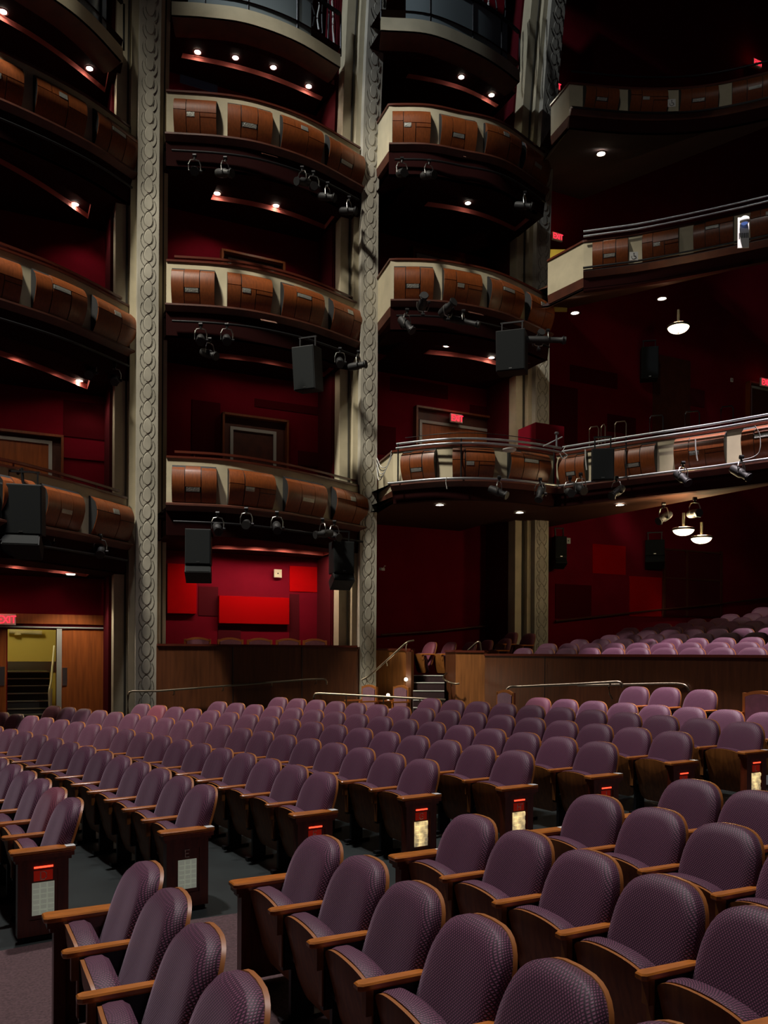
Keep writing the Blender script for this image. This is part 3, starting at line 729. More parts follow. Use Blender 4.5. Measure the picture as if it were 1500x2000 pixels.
# side platform floor behind the parapets and box floor on ground level
b = MB(); b.wbox(.3, 4.6, WN, .38, 1.25, 1.40); struct(b.build('floor', M['darkcarpet']))
b = MB(); b.add([flat(C1_)+Vector((-.5,1.2,1.35)), flat(D0)+Vector((.3,.5,1.35)), flat(E1)+Vector((.2,.35,1.35)), WF(11,WN,1.35), WF(5.2,WN,1.35)], [(0,1,2,3,4)]); struct(b.build('floor', M['darkcarpet']))
# steps between the parapets
st = thing('steps', 'dark steps with pale nosings between the two lit wooden panels', 'steps', (flat(C1_)+flat(D0))/2)
for i, y in enumerate((1382, 1367, 1349, 1333, 1319)):
    Yn = 18.2+.3*i; L = atY(807, y, Yn); Rr = atY(868, y, Yn); b = MB()
    b.hexa([(L.x,L.y,L.z-.2),(Rr.x,Rr.y,L.z-.2),(Rr.x,Rr.y+.34,L.z-.2),(L.x,L.y+.34,L.z-.2),(L.x,L.y,L.z),(Rr.x,Rr.y,L.z),(Rr.x,Rr.y+.34,L.z),(L.x,L.y+.34,L.z)])
    s_ = localize(b.build('step', M['darkcarpet'], st), st); c = MB(); c.box((L.x, L.y-.012, L.z-.012), (Rr.x, L.y+.03, L.z+.006)); c.build('nosing', M['white'], s_)
def rail(name, label, pts, r=.021, posts=(), m='brass', cat='handrail', bz=None):
    t = thing(name, label, cat, pts[0]); b = MB(); P = [Vector(p) for p in pts]; Q = [P[0]]
    for a, c, e in zip(P, P[1:], P[2:]):   # soften corners
        d1 = (a-c).normalized()*min(.08, (a-c).length*.4); d2 = (e-c).normalized()*min(.08, (e-c).length*.4)
        Q += [c+d1, c+(d1+d2)*.32, c+d2]
    Q.append(P[-1]); b.tube(Q, r, 10); localize(b.build('rail', M[m], t, 60), t)
    for q in posts:
        b = MB(); b.tube(q, r*.6, 8); localize(b.build('bracket', M[m], t, 60), t)
    return t
def bracket(p): 
    p = Vector(p); return [p, p+Vector((0,0,-.08)), p+Vector((0,0,-.10))-N*.10]
# ramp handrail along the dark parapet
pts = [atN(250,1395,.55), atN(250,1350,.55), atN(305,1350,.56), atN(605,1327,.60), atN(638,1326,.60), atN(638,1337,.60)]
rail('wall_handrail', 'long metal handrail rising along the dark wooden parapet', pts, .022, [bracket(atN(x, y, .6)) for x, y in ((340,1348),(436,1340.5),(531,1333),(618,1327))])
pts = [atY(706,1328,18.6), atY(722,1320,18.6), atY(796,1253,18.3), atY(808,1251,18.4)]
rail('wall_handrail', 'pale handrail slanting up over the lit panel left of the steps', pts, .022, [[atY(754,1291,18.45), atY(756,1299,18.5), atY(756,1300,18.9)], [atY(716,1324,18.6), atY(717,1331,18.6), atY(717,1331,19.3)], [atY(796,1253,18.3), atY(793,1262,18.4), atY(793,1270,18.6)]])
pts = [atY(872,1315,18.9), atY(864,1324,18.6), atY(872,1330,18.4), atY(888,1336,18.2), atY(897,1335,18.2)]
rail('wall_handrail', 'short bent handrail at right side of the steps', pts, .022, [[atY(882,1334,18.3), atY(882,1340,18.4)]])
pts = [atY(914,1270,19.0), atY(933,1253,18.9), atY(938,1254,18.9), atY(940,1272,18.9)]
rail('stair_handrail', 'small hooped handrail standing above the lit panel right of the steps', pts, .022)
pts = [atY(613,1372,16.4), atY(613,1356,16.4), atY(620,1354,16.4), atY(830,1365,15.9), atY(870,1367,15.9)]
rail('guard_rail', 'low brass rail behind the far seats, in front of two arched chairs', pts, .024, [[atY(x, y, 16.2), Vector(atY(x, y, 16.2))+Vector((0,0,-.75))] for x, y in ((676,1357.5),(749,1361),(820,1364))])
pts = [atY(989,1348,15.0), atY(994,1341,15.0), atY(1012,1341,15.0), atY(1128,1336,14.4), atY(1214,1331,14.0), atY(1215,1343,14.0)]
rail('guard_rail', 'brass rail sloping along the foot of the long wooden wall, left length', pts, .024, [[atY(1193,1334,14.1), atY(1189,1341,14.1), atY(1191,1356,14.1), atY(1196,1366,14.1)]])
pts = [atY(1128,1339,14.9), atY(1290,1335,14.2), atY(1330,1335,14.0), atY(1342,1340,13.9), atY(1346,1350,13.9)]
rail('guard_rail', 'brass rail along the foot of the long wooden wall, behind the platform seats', pts, .02)
rail('wall_handrail', 'dim handrail sloping on the red wall between middle and right pillars', [atN(745,1240,WN+.12), atN(850,1233,WN+.12), atN(965,1221,WN+.12), atN(980,1226,WN+.12)], .025, m='ledgewood')
rail('wall_handrail', 'long reddish handrail rising along the dark wall above the raised seats', [atN(1085,1213,WN+.12), atN(1250,1195,WN+.12), atN(1400,1180,WN+.12), atN(1500,1168,WN+.12)], .028, m='ledgewood')
def steplight(px, py, Y, label):
    p = atY(px, py, Y); t = thing('step_light', label, 'light', p); b = MB(); b.cyl(p, p+Vector((0,.02,0)), .045, k=12); localize(b.build('bezel', M['steel'], t), t)
    b = MB(); b.cyl(p-Vector((0,.01,0)), p+Vector((0,.0,0)), .035, k=12); localize(b.build('bulb', M['lampglow'], t), t)
    l = lamp('POINT', 'step_lamp', p-Vector((0,.15,0)), None, 3, (1,.85,.6), .03); localize(l, t) if False else None
steplight(793,1327,18.85,'small bright step light beside the steps, on the lit panel')
steplight(758,1358,18.6,'small bright step light low between two arched chairs')

# ---- arched wooden chairs -------------------------------------------
def arched_chair_meshes():
    d = {}
    b = MB(); K = 10; w = .27; lo = []; 
    def top(x): return .93+.06*(1-(x/w)**2)
    for j in range(K+1):
        x = -w+2*w*j/K; z = top(x)
        lo.append([Vector((x,-.02,z-.045)), Vector((x,.02,z-.045)), Vector((x,.02,z)), Vector((x,-.02,z))])
    loft(b, lo); 
    for s_ in (-1,1): b.box((s_*w-.022,-.02,.40),(s_*w+.022,.02,.95))
    d['frame'] = b.mesh('back_frame', M['edgewood'])
    b = MB(); P = [(-.235,.5),(.235,.5)]+[(.235-.47*j/10, top(.235-.47*j/10)-.05) for j in range(11)]
    b.prism([(x,-.018,z) for x,z in P], (0,.05,0)); d['pad'] = b.mesh('backrest', M['pad'])
    b = MB(); b.box((-.26,-.0,.42),(.26,.48,.49)); d['seat'] = b.mesh('seat', M['pad'])
    b = MB(); b.box((-.02,-.02,0),(.02,.02,.45)); d['leg'] = b.mesh('leg', M['edgewood'])
    b = MB(); b.box((-.025,0,.64),(.025,.42,.67)); b.box((-.018,.38,.45),(.018,.41,.64)); d['arm'] = b.mesh('armrest', M['armwood'])
    return d
AC = arched_chair_meshes()
def arched(loc, rz, label, group=None, sc=1.0):
    t = thing('arched_chair', label, 'chair', loc, rz, group); t.scale = (sc, 1, 1)
    for k in ('frame','pad','seat'): link(AC[k], t)
    for x, y in ((-.26,0),(.26,0),(-.25,.44),(.25,.44)): o = link(AC['leg'], t); o.location = (x,y,0)
    for x in (-.285,.285): o = link(AC['arm'], t); o.location = (x,0,0)
for i, (px, py) in enumerate(((386,1244),(450,1246),(507,1247.5),(563,1250),(615,1252))):
    p = atN(px, py, -.35); arched((p.x,p.y,1.40), WANG+pi, 'arched wood-framed chair behind the parapet under the red panel, %s from the left' % ORD[i], 'five arched chairs in the box')
def arched_px(px, py, Y, label, da=0):
    p = atY(px, py, Y); a = math.atan2(p.x-CX, p.y-CY); arched((p.x,p.y,p.z-.99), face_rz(a)+da, label, 'arched chairs at the back of the stalls')
arched_px(722,1337,17.0,'arched wood-framed chair behind the low brass rail, left one of two', -.2)
arched_px(784,1338,17.0,'arched wood-framed chair by the steps, right one of two', -.2)
arched_px(988,1347,13.9,'arched wood-framed chair at the left end of the sloping brass rail', -.3)
arched_px(1486,1349,11.6,'arched wood-framed chair at the right edge in front of the long wall', -.1)

# ---- doorway at left -------------------------------------------------
def tzbox(b, x0, y0, x1, y1, n0, n1, mi=0):
    """box on the side wall whose front face covers the photo rectangle x0..x1, y0..y1"""
    t0, za = tz(x0, y0, n1); t1, zb = tz(x1, y1, n1); b.wbox(t0, t1, n0, n1, min(za, zb), max(za, zb), mi)
struct_wall_n = WN
dd = thing('double_door', 'open exit doorway with metal frame and one closed wooden leaf under lit lintel', 'door', WF(tz(110,1300,WN)[0], WN, 0), WANG)
def dpart(name, m, rects, par=None):
    b = MB()
    for r in rects: tzbox(b, *r)
    o = localize(b.build(name, M[m] if isinstance(m, str) else m, dd), dd)
    if par: o.parent = par; o.matrix_parent_inverse = Matrix.Identity(4)
    return o
# cut the back wall: rebuild as pieces round the opening
for o in list(bpy.data.objects):
    if o.name == 'wall_left': bpy.data.objects.remove(o)
ta, zt_ = tz(15, 1228, WN); tb, _ = tz(111, 1228, WN)
b = MB(); b.wbox(-9, ta, WN-.3, WN, -.2, 24); b.wbox(tb, 26, WN-.3, WN, -.2, 24); b.wbox(ta, tb, WN-.3, WN, zt_, 24)
struct(b.build('wall_left', M['red']))
dpart('lintel_panel', 'doorwood', [(-60,1196,230,1221,WN,WN+.05),(218,1221,232,1400,WN,WN+.05)])
dpart('door_frame', 'frame', [(-60,1221,219,1228.5,WN,WN+.07),(111,1228,120,1410,WN,WN+.07),(210,1228,219,1410,WN,WN+.07)])
leaf = dpart('door_leaf', 'doorwood', [(120,1228,211,1410,WN,WN+.03)])
dpart('kick_shadow', 'panwood', [(120,1228,211,1268,WN+.03,WN+.033)]) if False else None
hp_ = MB(); tzbox(hp_, 122,1304,131,1339,WN+.03,WN+.045); hp_.build('push_plate', M['steel'], leaf)
leaf2 = dpart('door_leaf', 'doorwood', [(-80,1228,12,1410,WN,WN+.03)])
hp_ = MB(); tzbox(hp_, -2,1302,9,1339,WN+.03,WN+.045); hp_.build('push_plate', M['steel'], leaf2)
def tzcyl(b, p, q, r): b.tube([p, q], r, 8)
# stairwell behind it
t_, _ = tz(60, 1300, WN)
b = MB()
o0 = WF(ta-.6, WN-.3); o1 = WF(tb+1.2, WN-.3)
b.wbox(ta-1.6, tb+2.2, WN-4.9, WN-4.8, -.2, 4.0); b.wbox(ta-1.6, ta-1.5, WN-4.8, WN-.31, -.2, 4); b.wbox(tb+2.1, tb+2.2, WN-4.8, WN-.31, -.2, 4); b.wbox(ta-1.6, tb+2.2, WN-4.8, WN-.31, 3.6, 3.7)
struct(b.build('wall_stairwell', M['yellow']))
ss = thing('stairs', 'black stairs with pale nosings seen through the open door at left', 'stairs', WF(t_, WN-.5, 0), WANG)
NZ = (1396,1384,1369,1354,1339,1325,1312)
for i, y in enumerate(NZ):
    n_ = WN-.55-.3*i; tt0, z_ = tz(-40, y, n_); tt1, z1_ = tz(97, y, n_); z_ = tz(55, y, n_)[1]
    b = MB(); dep = .3 if i < 6 else 1.9; b.wbox(tt0, tt1, n_-dep, n_, z_-.25, z_); s_ = localize(b.build('step', M['black'], ss), ss)
    b = MB(); b.wbox(tt0, tt1, n_-.03, n_+.015, z_-.02, z_+.004); c_ = b.build('nosing', M['steel'], s_)
b = MB(); nb = WN-4.78; b.wbox(ta-1.4, tz(108,1300,nb)[0]+.3, nb, nb+.02, tz(55,1312,nb)[1], tz(55,1292,nb)[1]); sk = b.build('kick_plate', M['steel']); tag(sk, 'shiny metal kick plate on the yellow stairwell wall', 'plate')
b = MB(); b.tube([atN(18,1233,nb+.15), atN(82,1236,nb+.15)], .06, 10); b.tube([atN(35,1233,nb+.15), atN(35,1240,nb+.15)], .09, 10)
tag(b.build('ceiling_pipe', M['cream'], None, 60), 'painted pipe along the top of the yellow stairwell wall', 'pipe')
rail('stair_handrail', 'metal stair handrail inside the open exit doorway', [atN(106,1262,WN-3.6), atN(100,1330,WN-1.6), atN(96,1350,WN-.9), atN(97,1385,WN-.7)], .025, [[atN(101,1345,WN-.7), atN(100,1392,WN-.7)]], 'white')
lamp('POINT', 'stairwell_lamp', WF(t_-.3, WN-3.0, 3.3), None, 42, (1,.86,.5), .25)

# ---- upper doors -----------------------------------------------------
def upper_door(label, cx, fr, outer, side='wood', zlow=None):
    """fr = frame outer x0,y0,x1,y1 ; outer = wood surround"""
    x0, y0, x1, y1 = fr; ox0, oy0, ox1, oy1 = outer
    t0, zt = tz(x0, y0, WN+.06); t1, _ = tz(x1, y0, WN+.06); tm = (t0+t1)/2
    q0, zo = tz(ox0, oy0, WN+.08); q1, _ = tz(ox1, oy0, WN+.08); zb = min(tz(x0, y1, WN+.06)[1], zt-2.0)
    d = thing('door', label, 'door', WF(tm, WN, zb), WANG)
    def part(name, m, bxs):
        b = MB()
        for q in bxs: b.wbox(*q)
        return localize(b.build(name, M[m], d), d)
    part('surround', 'fascia', [(q0, q0+.05, WN, WN+.18, zb, zo), (q1-.05, q1, WN, WN+.18, zb, zo), (q0, q1, WN, WN+.18, zo-.05, zo)])
    part('surround_panel', 'ledgewood', [(q0+.05, t0, WN, WN+.03, zb, zo-.05), (t1, q1-.05, WN, WN+.03, zb, zo-.05), (t0, t1, WN, WN+.03, zt, zo-.05)])
    part('door_frame', 'frame', [(t0, t0+.07, WN, WN+.06, zb, zt), (t1-.07, t1, WN, WN+.06, zb, zt), (t0+.07, t1-.07, WN, WN+.06, zt-.07, zt)])
    part('door_leaf', 'doorwood' if side == 'w' else 'ledgewood', [(t0+.07, t1-.07, WN, WN+.02, zb, zt-.07)])
    return d
upper_door('wooden door with grey frame behind the lowest box tier, between left and middle pillars', 0, (450,832,540,920), (433,806,562,920))
upper_door('pale framed door top behind the second box tier, between left and middle pillars', 0, (446,502,535,560), (431,488,555,560), 'w')
upper_door('wide door with grey frame behind the lowest box tier at the left edge', 0, (-40,846,102,960), (-60,832,124,960), 'w')
upper_door('wooden double door under an exit sign, behind the box rail between middle and right pillars', 0, (820,819,957,900), (810,793,975,900), 'w')
upper_door('door top behind the second box tier between middle and right pillars', 0, (814,494,890,560), (804,484,905,560))
upper_door('dark door beside the exit sign at the right edge above the pipe rail', 0, (1466,752,1560,860), (1460,745,1580,860))

# ---- cloth panels on the back wall ----------------------------------
def cloth(x0, y0, x1, y1, m, label, depth=.05, yr=None):
    t0, za = tz(x0, y0, WN+depth); t1, zb = tz(x1, y1 if yr is None else yr, WN+depth); z0, zlow = za, zb
    b = MB(); b.wbox(t0, t1, WN, WN+depth, min(za,zb), max(za,zb)); o = b.build('wall_panel', M[m], None, False, .008 if depth > .04 else 0)
    return tag(o, label, 'wall panel')
cloth(428,1163,565,1220,'red2','bright red rectangular cloth panel above the five arched chairs', .12)
cloth(327,1100,384,1199,'red2','bright red cloth panel at left, beside the carved pillar and behind the loudspeaker', .12)
cloth(566,1105,650,1158,'red2','bright red cloth panel at right behind the boxes loudspeaker, above the parapet', .02)
cloth(388,1145,426,1203,'maroon','dull maroon wall patch between the two bright red panels', .015)
cloth(426,1222,470,1260,'maroon','dull maroon wall patch low under the bright red panel', .015)
cloth(566,1160,584,1250,'maroon','narrow maroon wall strip right of the bright red panel', .015)
cloth(375,780,430,905,'red3','dark red panel left of the door behind the lowest box tier', .02)
cloth(583,880,650,915,'maroon','maroon panel right of the door behind the lowest box tier', .03)
cloth(498,778,646,814,'red3','wide dark panel above the door behind the lowest box tier', .02)
cloth(124,868,242,905,'red','red panel right of the wide door at the left edge', .03)
cloth(124,780,242,864,'red3','large dark red panel above the box at the left edge', .02)
cloth(763,735,875,780,'red3','dark panel above the double door between middle and right pillars', .02)
cloth(736,830,773,890,'red3','dark panel left of the double door between middle and right pillars', .02)
cloth(918,790,980,820,'red3','dark panel upper right of the double door', .02)
cloth(1114,712,1206,760,'red3','upper dark rectangle on the red wall right of the right pillar', .02)
cloth(1187,808,1242,850,'red3','lower dark rectangle on the red wall above the pipe rail', .02)
cloth(1076,750,1128,870,'red3','dark red panel right beside the right pillar above the pipe rail', .02)
cloth(1276,690,1348,870,'ledgewood','tall brown panel on the upper right wall', .03)
cloth(1348,758,1376,796,'maroon','small dark square on the upper right wall', .035)
cloth(1158,1062,1222,1123,'red2','bright red square on the wall right of the right pillar, above the raised seats', .02)
cloth(352,120,425,182,'blue','dim blue wall patch behind the third box tier, between left and middle pillars', .03)
cloth(738,150,800,250,'blue','dim blue wall patch behind the third box tier, just right of the middle pillar', .03)
cloth(1230,1125,1292,1205,'red2','red patch below the corner loudspeaker above the raised seats', .02)
cloth(1085,1140,1155,1210,'red3','dark red patch beside the right pillar above the raised seats', .02)
fr = thing('framed_panel', 'large maroon cloth panel divided by a cross, right of the corner loudspeaker', 'wall panel', atN(1355,1140,WN), WANG)
b = MB(); tzbox(b, 1299,1076,1409,1205,WN,WN+.04); localize(b.build('cloth', M['maroon'], fr), fr)
b = MB(); 
for q in ((1299,1074,1409,1079),(1299,1130,1409,1133),(1341,1076,1344,1205),(1297,1076,1300,1205),(1408,1076,1411,1205),(1299,1203,1409,1207)): tzbox(b, *q, WN, WN+.06)
localize(b.build('battens', M['redbat'] if 'redbat' in M else M['ledgewood'], fr), fr)
# red block at the foot of the right pillar
b = MB(); p = atY(1060,860,19.2); b.box((-.45,-.35,-.5),(.35,.35,.28),0,Matrix.Translation(p)@Matrix.Rotation(WANG,4,'Z')); tag(b.build('red_plinth', M['red']), 'red block wrapping the right pillar behind the pipe rail corner', 'plinth')
# lit side door openings
b = MB(); p = atY(1092,520,21.9); b.box((-.42,0,-1.2),(.22,.05,.45),0,Matrix.Translation(p)); o = b.build('doorway', M['yellow']); tag(o, 'yellow lit doorway under the exit sign beside the right pillar', 'doorway')
lamp('POINT', 'corridor_lamp', atY(1090,505,21.4), None, 9, (1,.8,.35), .1)
# side walls of the boxes beside the pillars (dark)
for i, t0 in enumerate((4.27, 9.08)):
    b = MB(); b.wbox(t0-.03, t0+.02, WN, -.25, 1.2, 15); struct(b.build('wall_box_side', M['maroon']))
# small wall fittings
def plate(px, py, w, h, label, n=WN+.13, m='white', name='wall_plate'):
    p = atN(px, py, n); t = thing(name, label, 'plate', p, WANG); b = MB(); b.box((-w/2,.0,-h/2),(w/2,.03,h/2)); o = b.build('face', M[m], t, 0, .004)
    b = MB(); b.cyl((0,-.004,0),(0,.002,0),.018,k=10); b.build('socket', M['black'], t)
plate(543,1120,.19,.19,'cream square wall plate with dark socket on the red wall, middle box', m='cream')
plate(1110,1056,.16,.16,'white square wall plate near the shadowed pillar, above the raised seats')
plate(738,717,.12,.1,'small white plate high beside the middle pillar')
plate(1430,742,.1,.12,'small pale plate on the dark upper right wall')

# ---- exit signs ------------------------------------------------------
def exit_sign(px, py, Y, label, w=.30, rz=WANG):
    p = atN(px, py, WN+.25); t = thing('exit_sign', label, 'exit sign', p, rz); h = w*.62
    b = MB(); b.box((-w/2,-.0,-h/2),(w/2,.06,h/2)); b.build('housing', M['white'], t, 0, .006)
    b = MB(); b.box((-w/2+.012,-.006,-h/2+.012),(w/2-.012,.0,h/2-.012)); b.build('face', M['exitface'], t)
    H = h*.62; x = -w*.42; 
    for ch, adv in (('E',.70),('X',.76),('I',.30),('T',.7)):
        b = MB(); strokes(b, ch, (x,-.012,-H/2), (1,0,0), (0,0,1), H, w*.028, 6); b.build('letter', M['exitred'], t); x += adv*H
    lamp('POINT', 'sign_lamp', p+Vector((0,-.15,.18)), None, .6, (1,.05,.08), .05)
exit_sign(892,817,20.3,'red exit sign above the double door between middle and right pillars', .36)
exit_sign(12,1210,17.6,'exit sign at the left edge above the open doorway', .36)
exit_sign(1089,462,20.2,'red exit sign just right of the right pillar, above the yellow doorway', .34)
exit_sign(1085,167,20.2,'red exit sign partly hidden by the top of the right pillar', .34)
exit_sign(1480,123,17.5,'red exit sign near the top right corner', .36)
exit_sign(1496,747,20.5,'red exit sign cut by the right edge, above the pipe rail', .42)

# ---- ceiling lamps ---------------------------------------------------
def downlight(px, py, z, label, power=25, r=.062, glow='lampglow', spread=120, col=(1,.86,.68)):
    p = atZ(px, py, z-.01); t = thing('downlight', label, 'ceiling light', p)
    b = MB(); b.lathe([(r*1.5,.0),(r*1.5,-.012),(r*1.05,-.012),(r*1.0,.0)], k=20); b.build('trim_ring', M['steel'], t, 40)
    b = MB(); b.lathe([(.001,-.012),(r*.6,-.010),(r*.98,-.002),(r*.98,.01),(.001,.01)], k=16); b.build('bulb', M[glow], t, 60)
    if power: lamp('SPOT', 'downlight_lamp', p+Vector((0,0,-.05)), p+Vector((0,.0,-1)), power, col, .03, spread, .5)
def zs(b_, k): return EYE+{0:DZ0,1:DZ1,2:DZ2}[b_][k]-1.55+.11
place = {0:'at the left edge', 1:'between left and middle pillars', 2:'between middle and right pillars'}
def dl(bay, zz, lst, where, **kw):
    for i, (x, y) in enumerate(lst): downlight(x, y, zz, 'bright lamp %s, %s, %s of %s' % (where, place[bay], ORD[i], ['one','two','three','four'][len(lst)-1]) if len(lst) > 1 else 'small bright ceiling lamp %s, %s' % (where, place[bay]), **kw)
def troughlamps(bay, k, ta, tb, n, e, n0=.0, n1=-.05):
    z = zs(bay, k)-.03
    for i in range(n):
        t_ = ta+(tb-ta)*(i+.5)/n; nn_ = n0+(n1-n0)*(i+.5)/n; lamp('SPOT', 'trough_lamp', WF(t_, nn_, z), WF(t_, nn_-.4, z-1.5), e, (1,.80,.62), .04, 150, .6)
troughlamps(1, 0, 1.45, 4.15, 4, 50); troughlamps(1, 1, 1.45, 4.15, 3, 7); troughlamps(0, 1, -4.4, -1.2, 4, 9, 1.8, -.3); troughlamps(0, 0, -4.4, -1.2, 4, 7, 1.8, -.3)
troughlamps(2, 1, 6.4, 8.9, 3, 9, .82, .78)
dl(0, EYE+11.75+.11, [(6,22),(175,133)], 'under the catwalk')
dl(0, zs(0,2), [(15,332),(147,398)], 'under the third tier')
dl(0, zs(0,1), [(155,743)], 'under the second tier')
dl(1, EYE+13.05+.11, [(386,101),(460,112),(534,131),(603,168)], 'under the catwalk')
dl(1, zs(1,2), [(424,377),(539,401)], 'under the third tier')
dl(2, EYE+13.65+.11, [(757,121),(901,150),(960,185)], 'under the catwalk')
dl(2, zs(2,2), [(914,396)], 'under the third tier', power=12)
dl(2, zs(2,1), [(818,670),(872,675),(960,698)], 'under the second tier')
downlight(138,1122, EYE+DZ0[0]-1.55, 'flat disc ceiling lamp above the open exit doorway', 90, .10, 'dimglow', 110)
for x, y, z, l in ((859,986,EYE+4.4-1.15,'flat disc lamp under the low curved balcony, near the middle pillar'),(1015,1001,EYE+4.4-1.15,'flat disc lamp under the low curved balcony, near the right pillar'),(1211,986,EYE+4.4-1.12,'flat disc lamp under the right balcony, left of the glass dome lamps'),(1123,611,EYE+8.65-.6,'flat disc lamp under the middle wide balcony, left one'),(1293,583,EYE+8.65-.6,'flat disc lamp under the middle wide balcony, above the glass dome lamp'),(1174,300,EYE+12.15-.6,'single bright disc lamp under the top wide balcony')):
    downlight(x, y, z, l, 5, .09, 'dimglow', 100)
def dome(px, py, Y, label, e=45, r=.20):
    p = atY(px, py, Y); t = thing('dome_lamp', label, 'ceiling light', p)
    b = MB(); b.lathe([(r*cos(a)+.0005, -r*.62*sin(a)) for a in [pi/2*i/8 for i in range(9)]][::-1]+[(r*.98,.01),(.001,.012)], k=28); b.build('glass_bowl', M['domeglow'], t, 60)
    b = MB(); b.lathe([(r*1.0,-.02),(r*1.05,-.01),(r*1.05,.02),(r*.95,.03)], k=28); b.build('metal_ring', M['brass'], t, 60)
    b = MB(); b.cyl((0,0,.03),(0,0,.34),.03,k=10); b.build('stem', M['brass'], t)
    b = MB(); b.lathe([(.001,-r*.68),(.02,-r*.66),(.02,-r*.61),(.001,-r*.6)], k=10); b.build('finial', M['brass'], t)
    lamp('POINT', 'dome_lamp_light', p+Vector((0,0,.14)), None, e, (1,.74,.40), .10)
dome(1325,638,16.6,'glowing glass bowl lamp under the middle wide balcony', 26, .21)
dome(1335,1034,16.8,'left glowing glass bowl lamp of the pair above the raised seats', 100, .21)
dome(1370,1050,18.2,'right glowing glass bowl lamp of the pair above the raised seats', 100, .22)

# =====================================================================
# STAGE LIGHTING, LOUDSPEAKERS, PIPES AND CABLES
# =====================================================================
def spotlight(px, py, Y, aim, label, L=.42, r=.085, lens='lens', hang=.30, cable=False):
    """theatre lantern: clamp, yoke, tapered body with ring, lens"""
    p = atY(px, py, Y); t = thing('stage_spotlight', label, 'stage light', p)
    q = Vector(aim).normalized().to_track_quat('Z', 'Y'); side = q@Vector((1,0,0)); side.z = 0
    if side.length < .1: side = Vector((1,0,0))
    side.normalize()
    b = MB(); b.lathe([(.001,-L*.55),(r*.8,-L*.55),(r*.95,-L*.45),(r,-L*.1),(r*1.0,.0),(r*.75,L*.08),(r*.75,L*.33),(r*.95,L*.36),(r*.95,L*.45),(r*.86,L*.45)], (0,0,0), q, 18); b.build('lamp_body', M['black'], t, 40)
    b = MB(); b.lathe([(.001,L*.43),(r*.6,L*.425),(r*.86,L*.41),(r*.86,L*.39),(.001,L*.39)], (0,0,0), q, 18); b.build('lens', M[lens], t, 60)
    b = MB(); b.lathe([(r*.96,L*.36),(r*1.12,L*.37),(r*1.12,L*.40),(r*.96,L*.41)], (0,0,0), q, 6); b.build('filter_frame', M['iron'], t)
    b = MB(); a_ = side*(r+.03); top = Vector((0,0,hang*.75)); b.tube([a_, a_+top*.55, a_*.7+top*.92, top, -a_*.7+top*.92, -a_+top*.55, -a_], .011, 6); b.build('yoke', M['steel'], t, 60)
    b = MB(); b.cyl((0,0,hang*.72),(0,0,hang), .022, k=8); b.cyl((-.035,0,hang),(.035,0,hang), .038, k=10); b.build('clamp', M['iron'], t, 40)
    b = MB(); b.cyl(a_*.85, a_*1.25, .03, k=10); b.build('knob', M['iron'], t, 40)
    if cable:
        b = MB(); e = Vector((.0,-.02,hang*.95)); pts = [q@Vector((0,0,-L*.55))]
        for k in range(1, 9): f = k/8; pts.append(pts[0]*(1-f)+e*f+Vector((.10*sin(f*pi),0,-.26*sin(f*pi))))
        b.tube(pts, .008, 6); b.build('power_cable', M['cable'], t, 60)
    return t
def pipe(name, label, pts, r, m='pipe', cat='pipe', group=None):
    b = MB(); b.tube(pts, r, 10); o = b.build(name, M[m], None, 60); return tag(o, label, cat, group)
def follow(path, n, out, up, s0=0.0, s1=1.0):
    L = plen(path)[-1]; pa = sub(path, L*s0, L*s1, n); r_ = []
    for i, p in enumerate(pa):
        d = pa[min(i+1,n)]-pa[max(i-1,0)]; d.z = 0; d.normalize(); r_.append(p+Vector((d.y,-d.x,0))*out+Vector((0,0,up)))
    return r_
# pipes along the two low right balconies
pa3, pa4 = T[3,0][1], T[4,0][1]
for path, where in ((pa3, 'curved balcony'), (pa4, 'balcony right of the corner')):
    pipe('light_pipe', 'silver pipe atop the low %s, upper of two' % where, follow(path, 24, .22, .07, .05, 1), .024)
    pipe('light_pipe', 'silver pipe atop the low %s, lower of two' % where, follow(path, 24, .25, -.03, .05, 1), .024)
    pipe('light_pipe', 'silver pipe along the foot of the low %s, carrying spotlights' % where, follow(path, 24, .25, -.76), .026)
def upright(path, s, where):
    p = follow(path, 2, .23, 0, s, s+.001)[0]; b = MB(); b.cyl(p+Vector((0,0,.07)), p+Vector((0,0,-.76)), .016, k=8); tag(b.build('pipe_upright', M['iron']), 'thin dark upright between the light pipes, %s' % where, 'pipe')
upright(pa3, .06, 'at the left end beside the middle pillar'); upright(pa3, .40, 'in the middle of the curved balcony'); upright(pa4, .01, 'at the corner'); upright(pa4, .33, 'right of the flat black loudspeaker')
for path, dzs, where in ((T[4,1][1], (.12, .02), 'middle balcony'), (T[4,2][1], (.14,), 'top wide balcony')):
    for k, u_ in enumerate(dzs): pipe('guard_rail', '%s dark metal rail along the top of the %s' % (('upper','lower')[k], where), follow(path, 24, .14, u_), .022, 'pipe' if len(dzs) == 2 else 'iron', 'handrail')
    pipe('light_pipe', 'dark pipe along the foot of the %s' % where, follow(path, 24, .2, -.66), .022, 'iron')
# light pipes under the box fronts
for (bay, k), nm in (((1,0),'lowest tier between left and middle pillars'),((1,1),'second tier between left and middle pillars'),((1,2),'third tier between left and middle pillars'),((0,0),'lowest tier at the left edge'),((0,1),'second tier at the left edge'),((0,2),'third tier at the left edge'),((2,1),'second tier between middle and right pillars'),((2,2),'third tier between middle and right pillars')):
    pth = T[bay,k][1]; pipe('light_pipe', 'dark light pipe under the %s' % nm, follow(pth, 20, .12, -1.30, .03, .97), .024, 'iron', group=None)
# thin wire guard above the curved balcony
pipe('wire_guard', 'thin dark guard wire above the low curved balcony', follow(pa3, 20, -.2, .30, .05, 1), .008, 'iron', 'handrail')

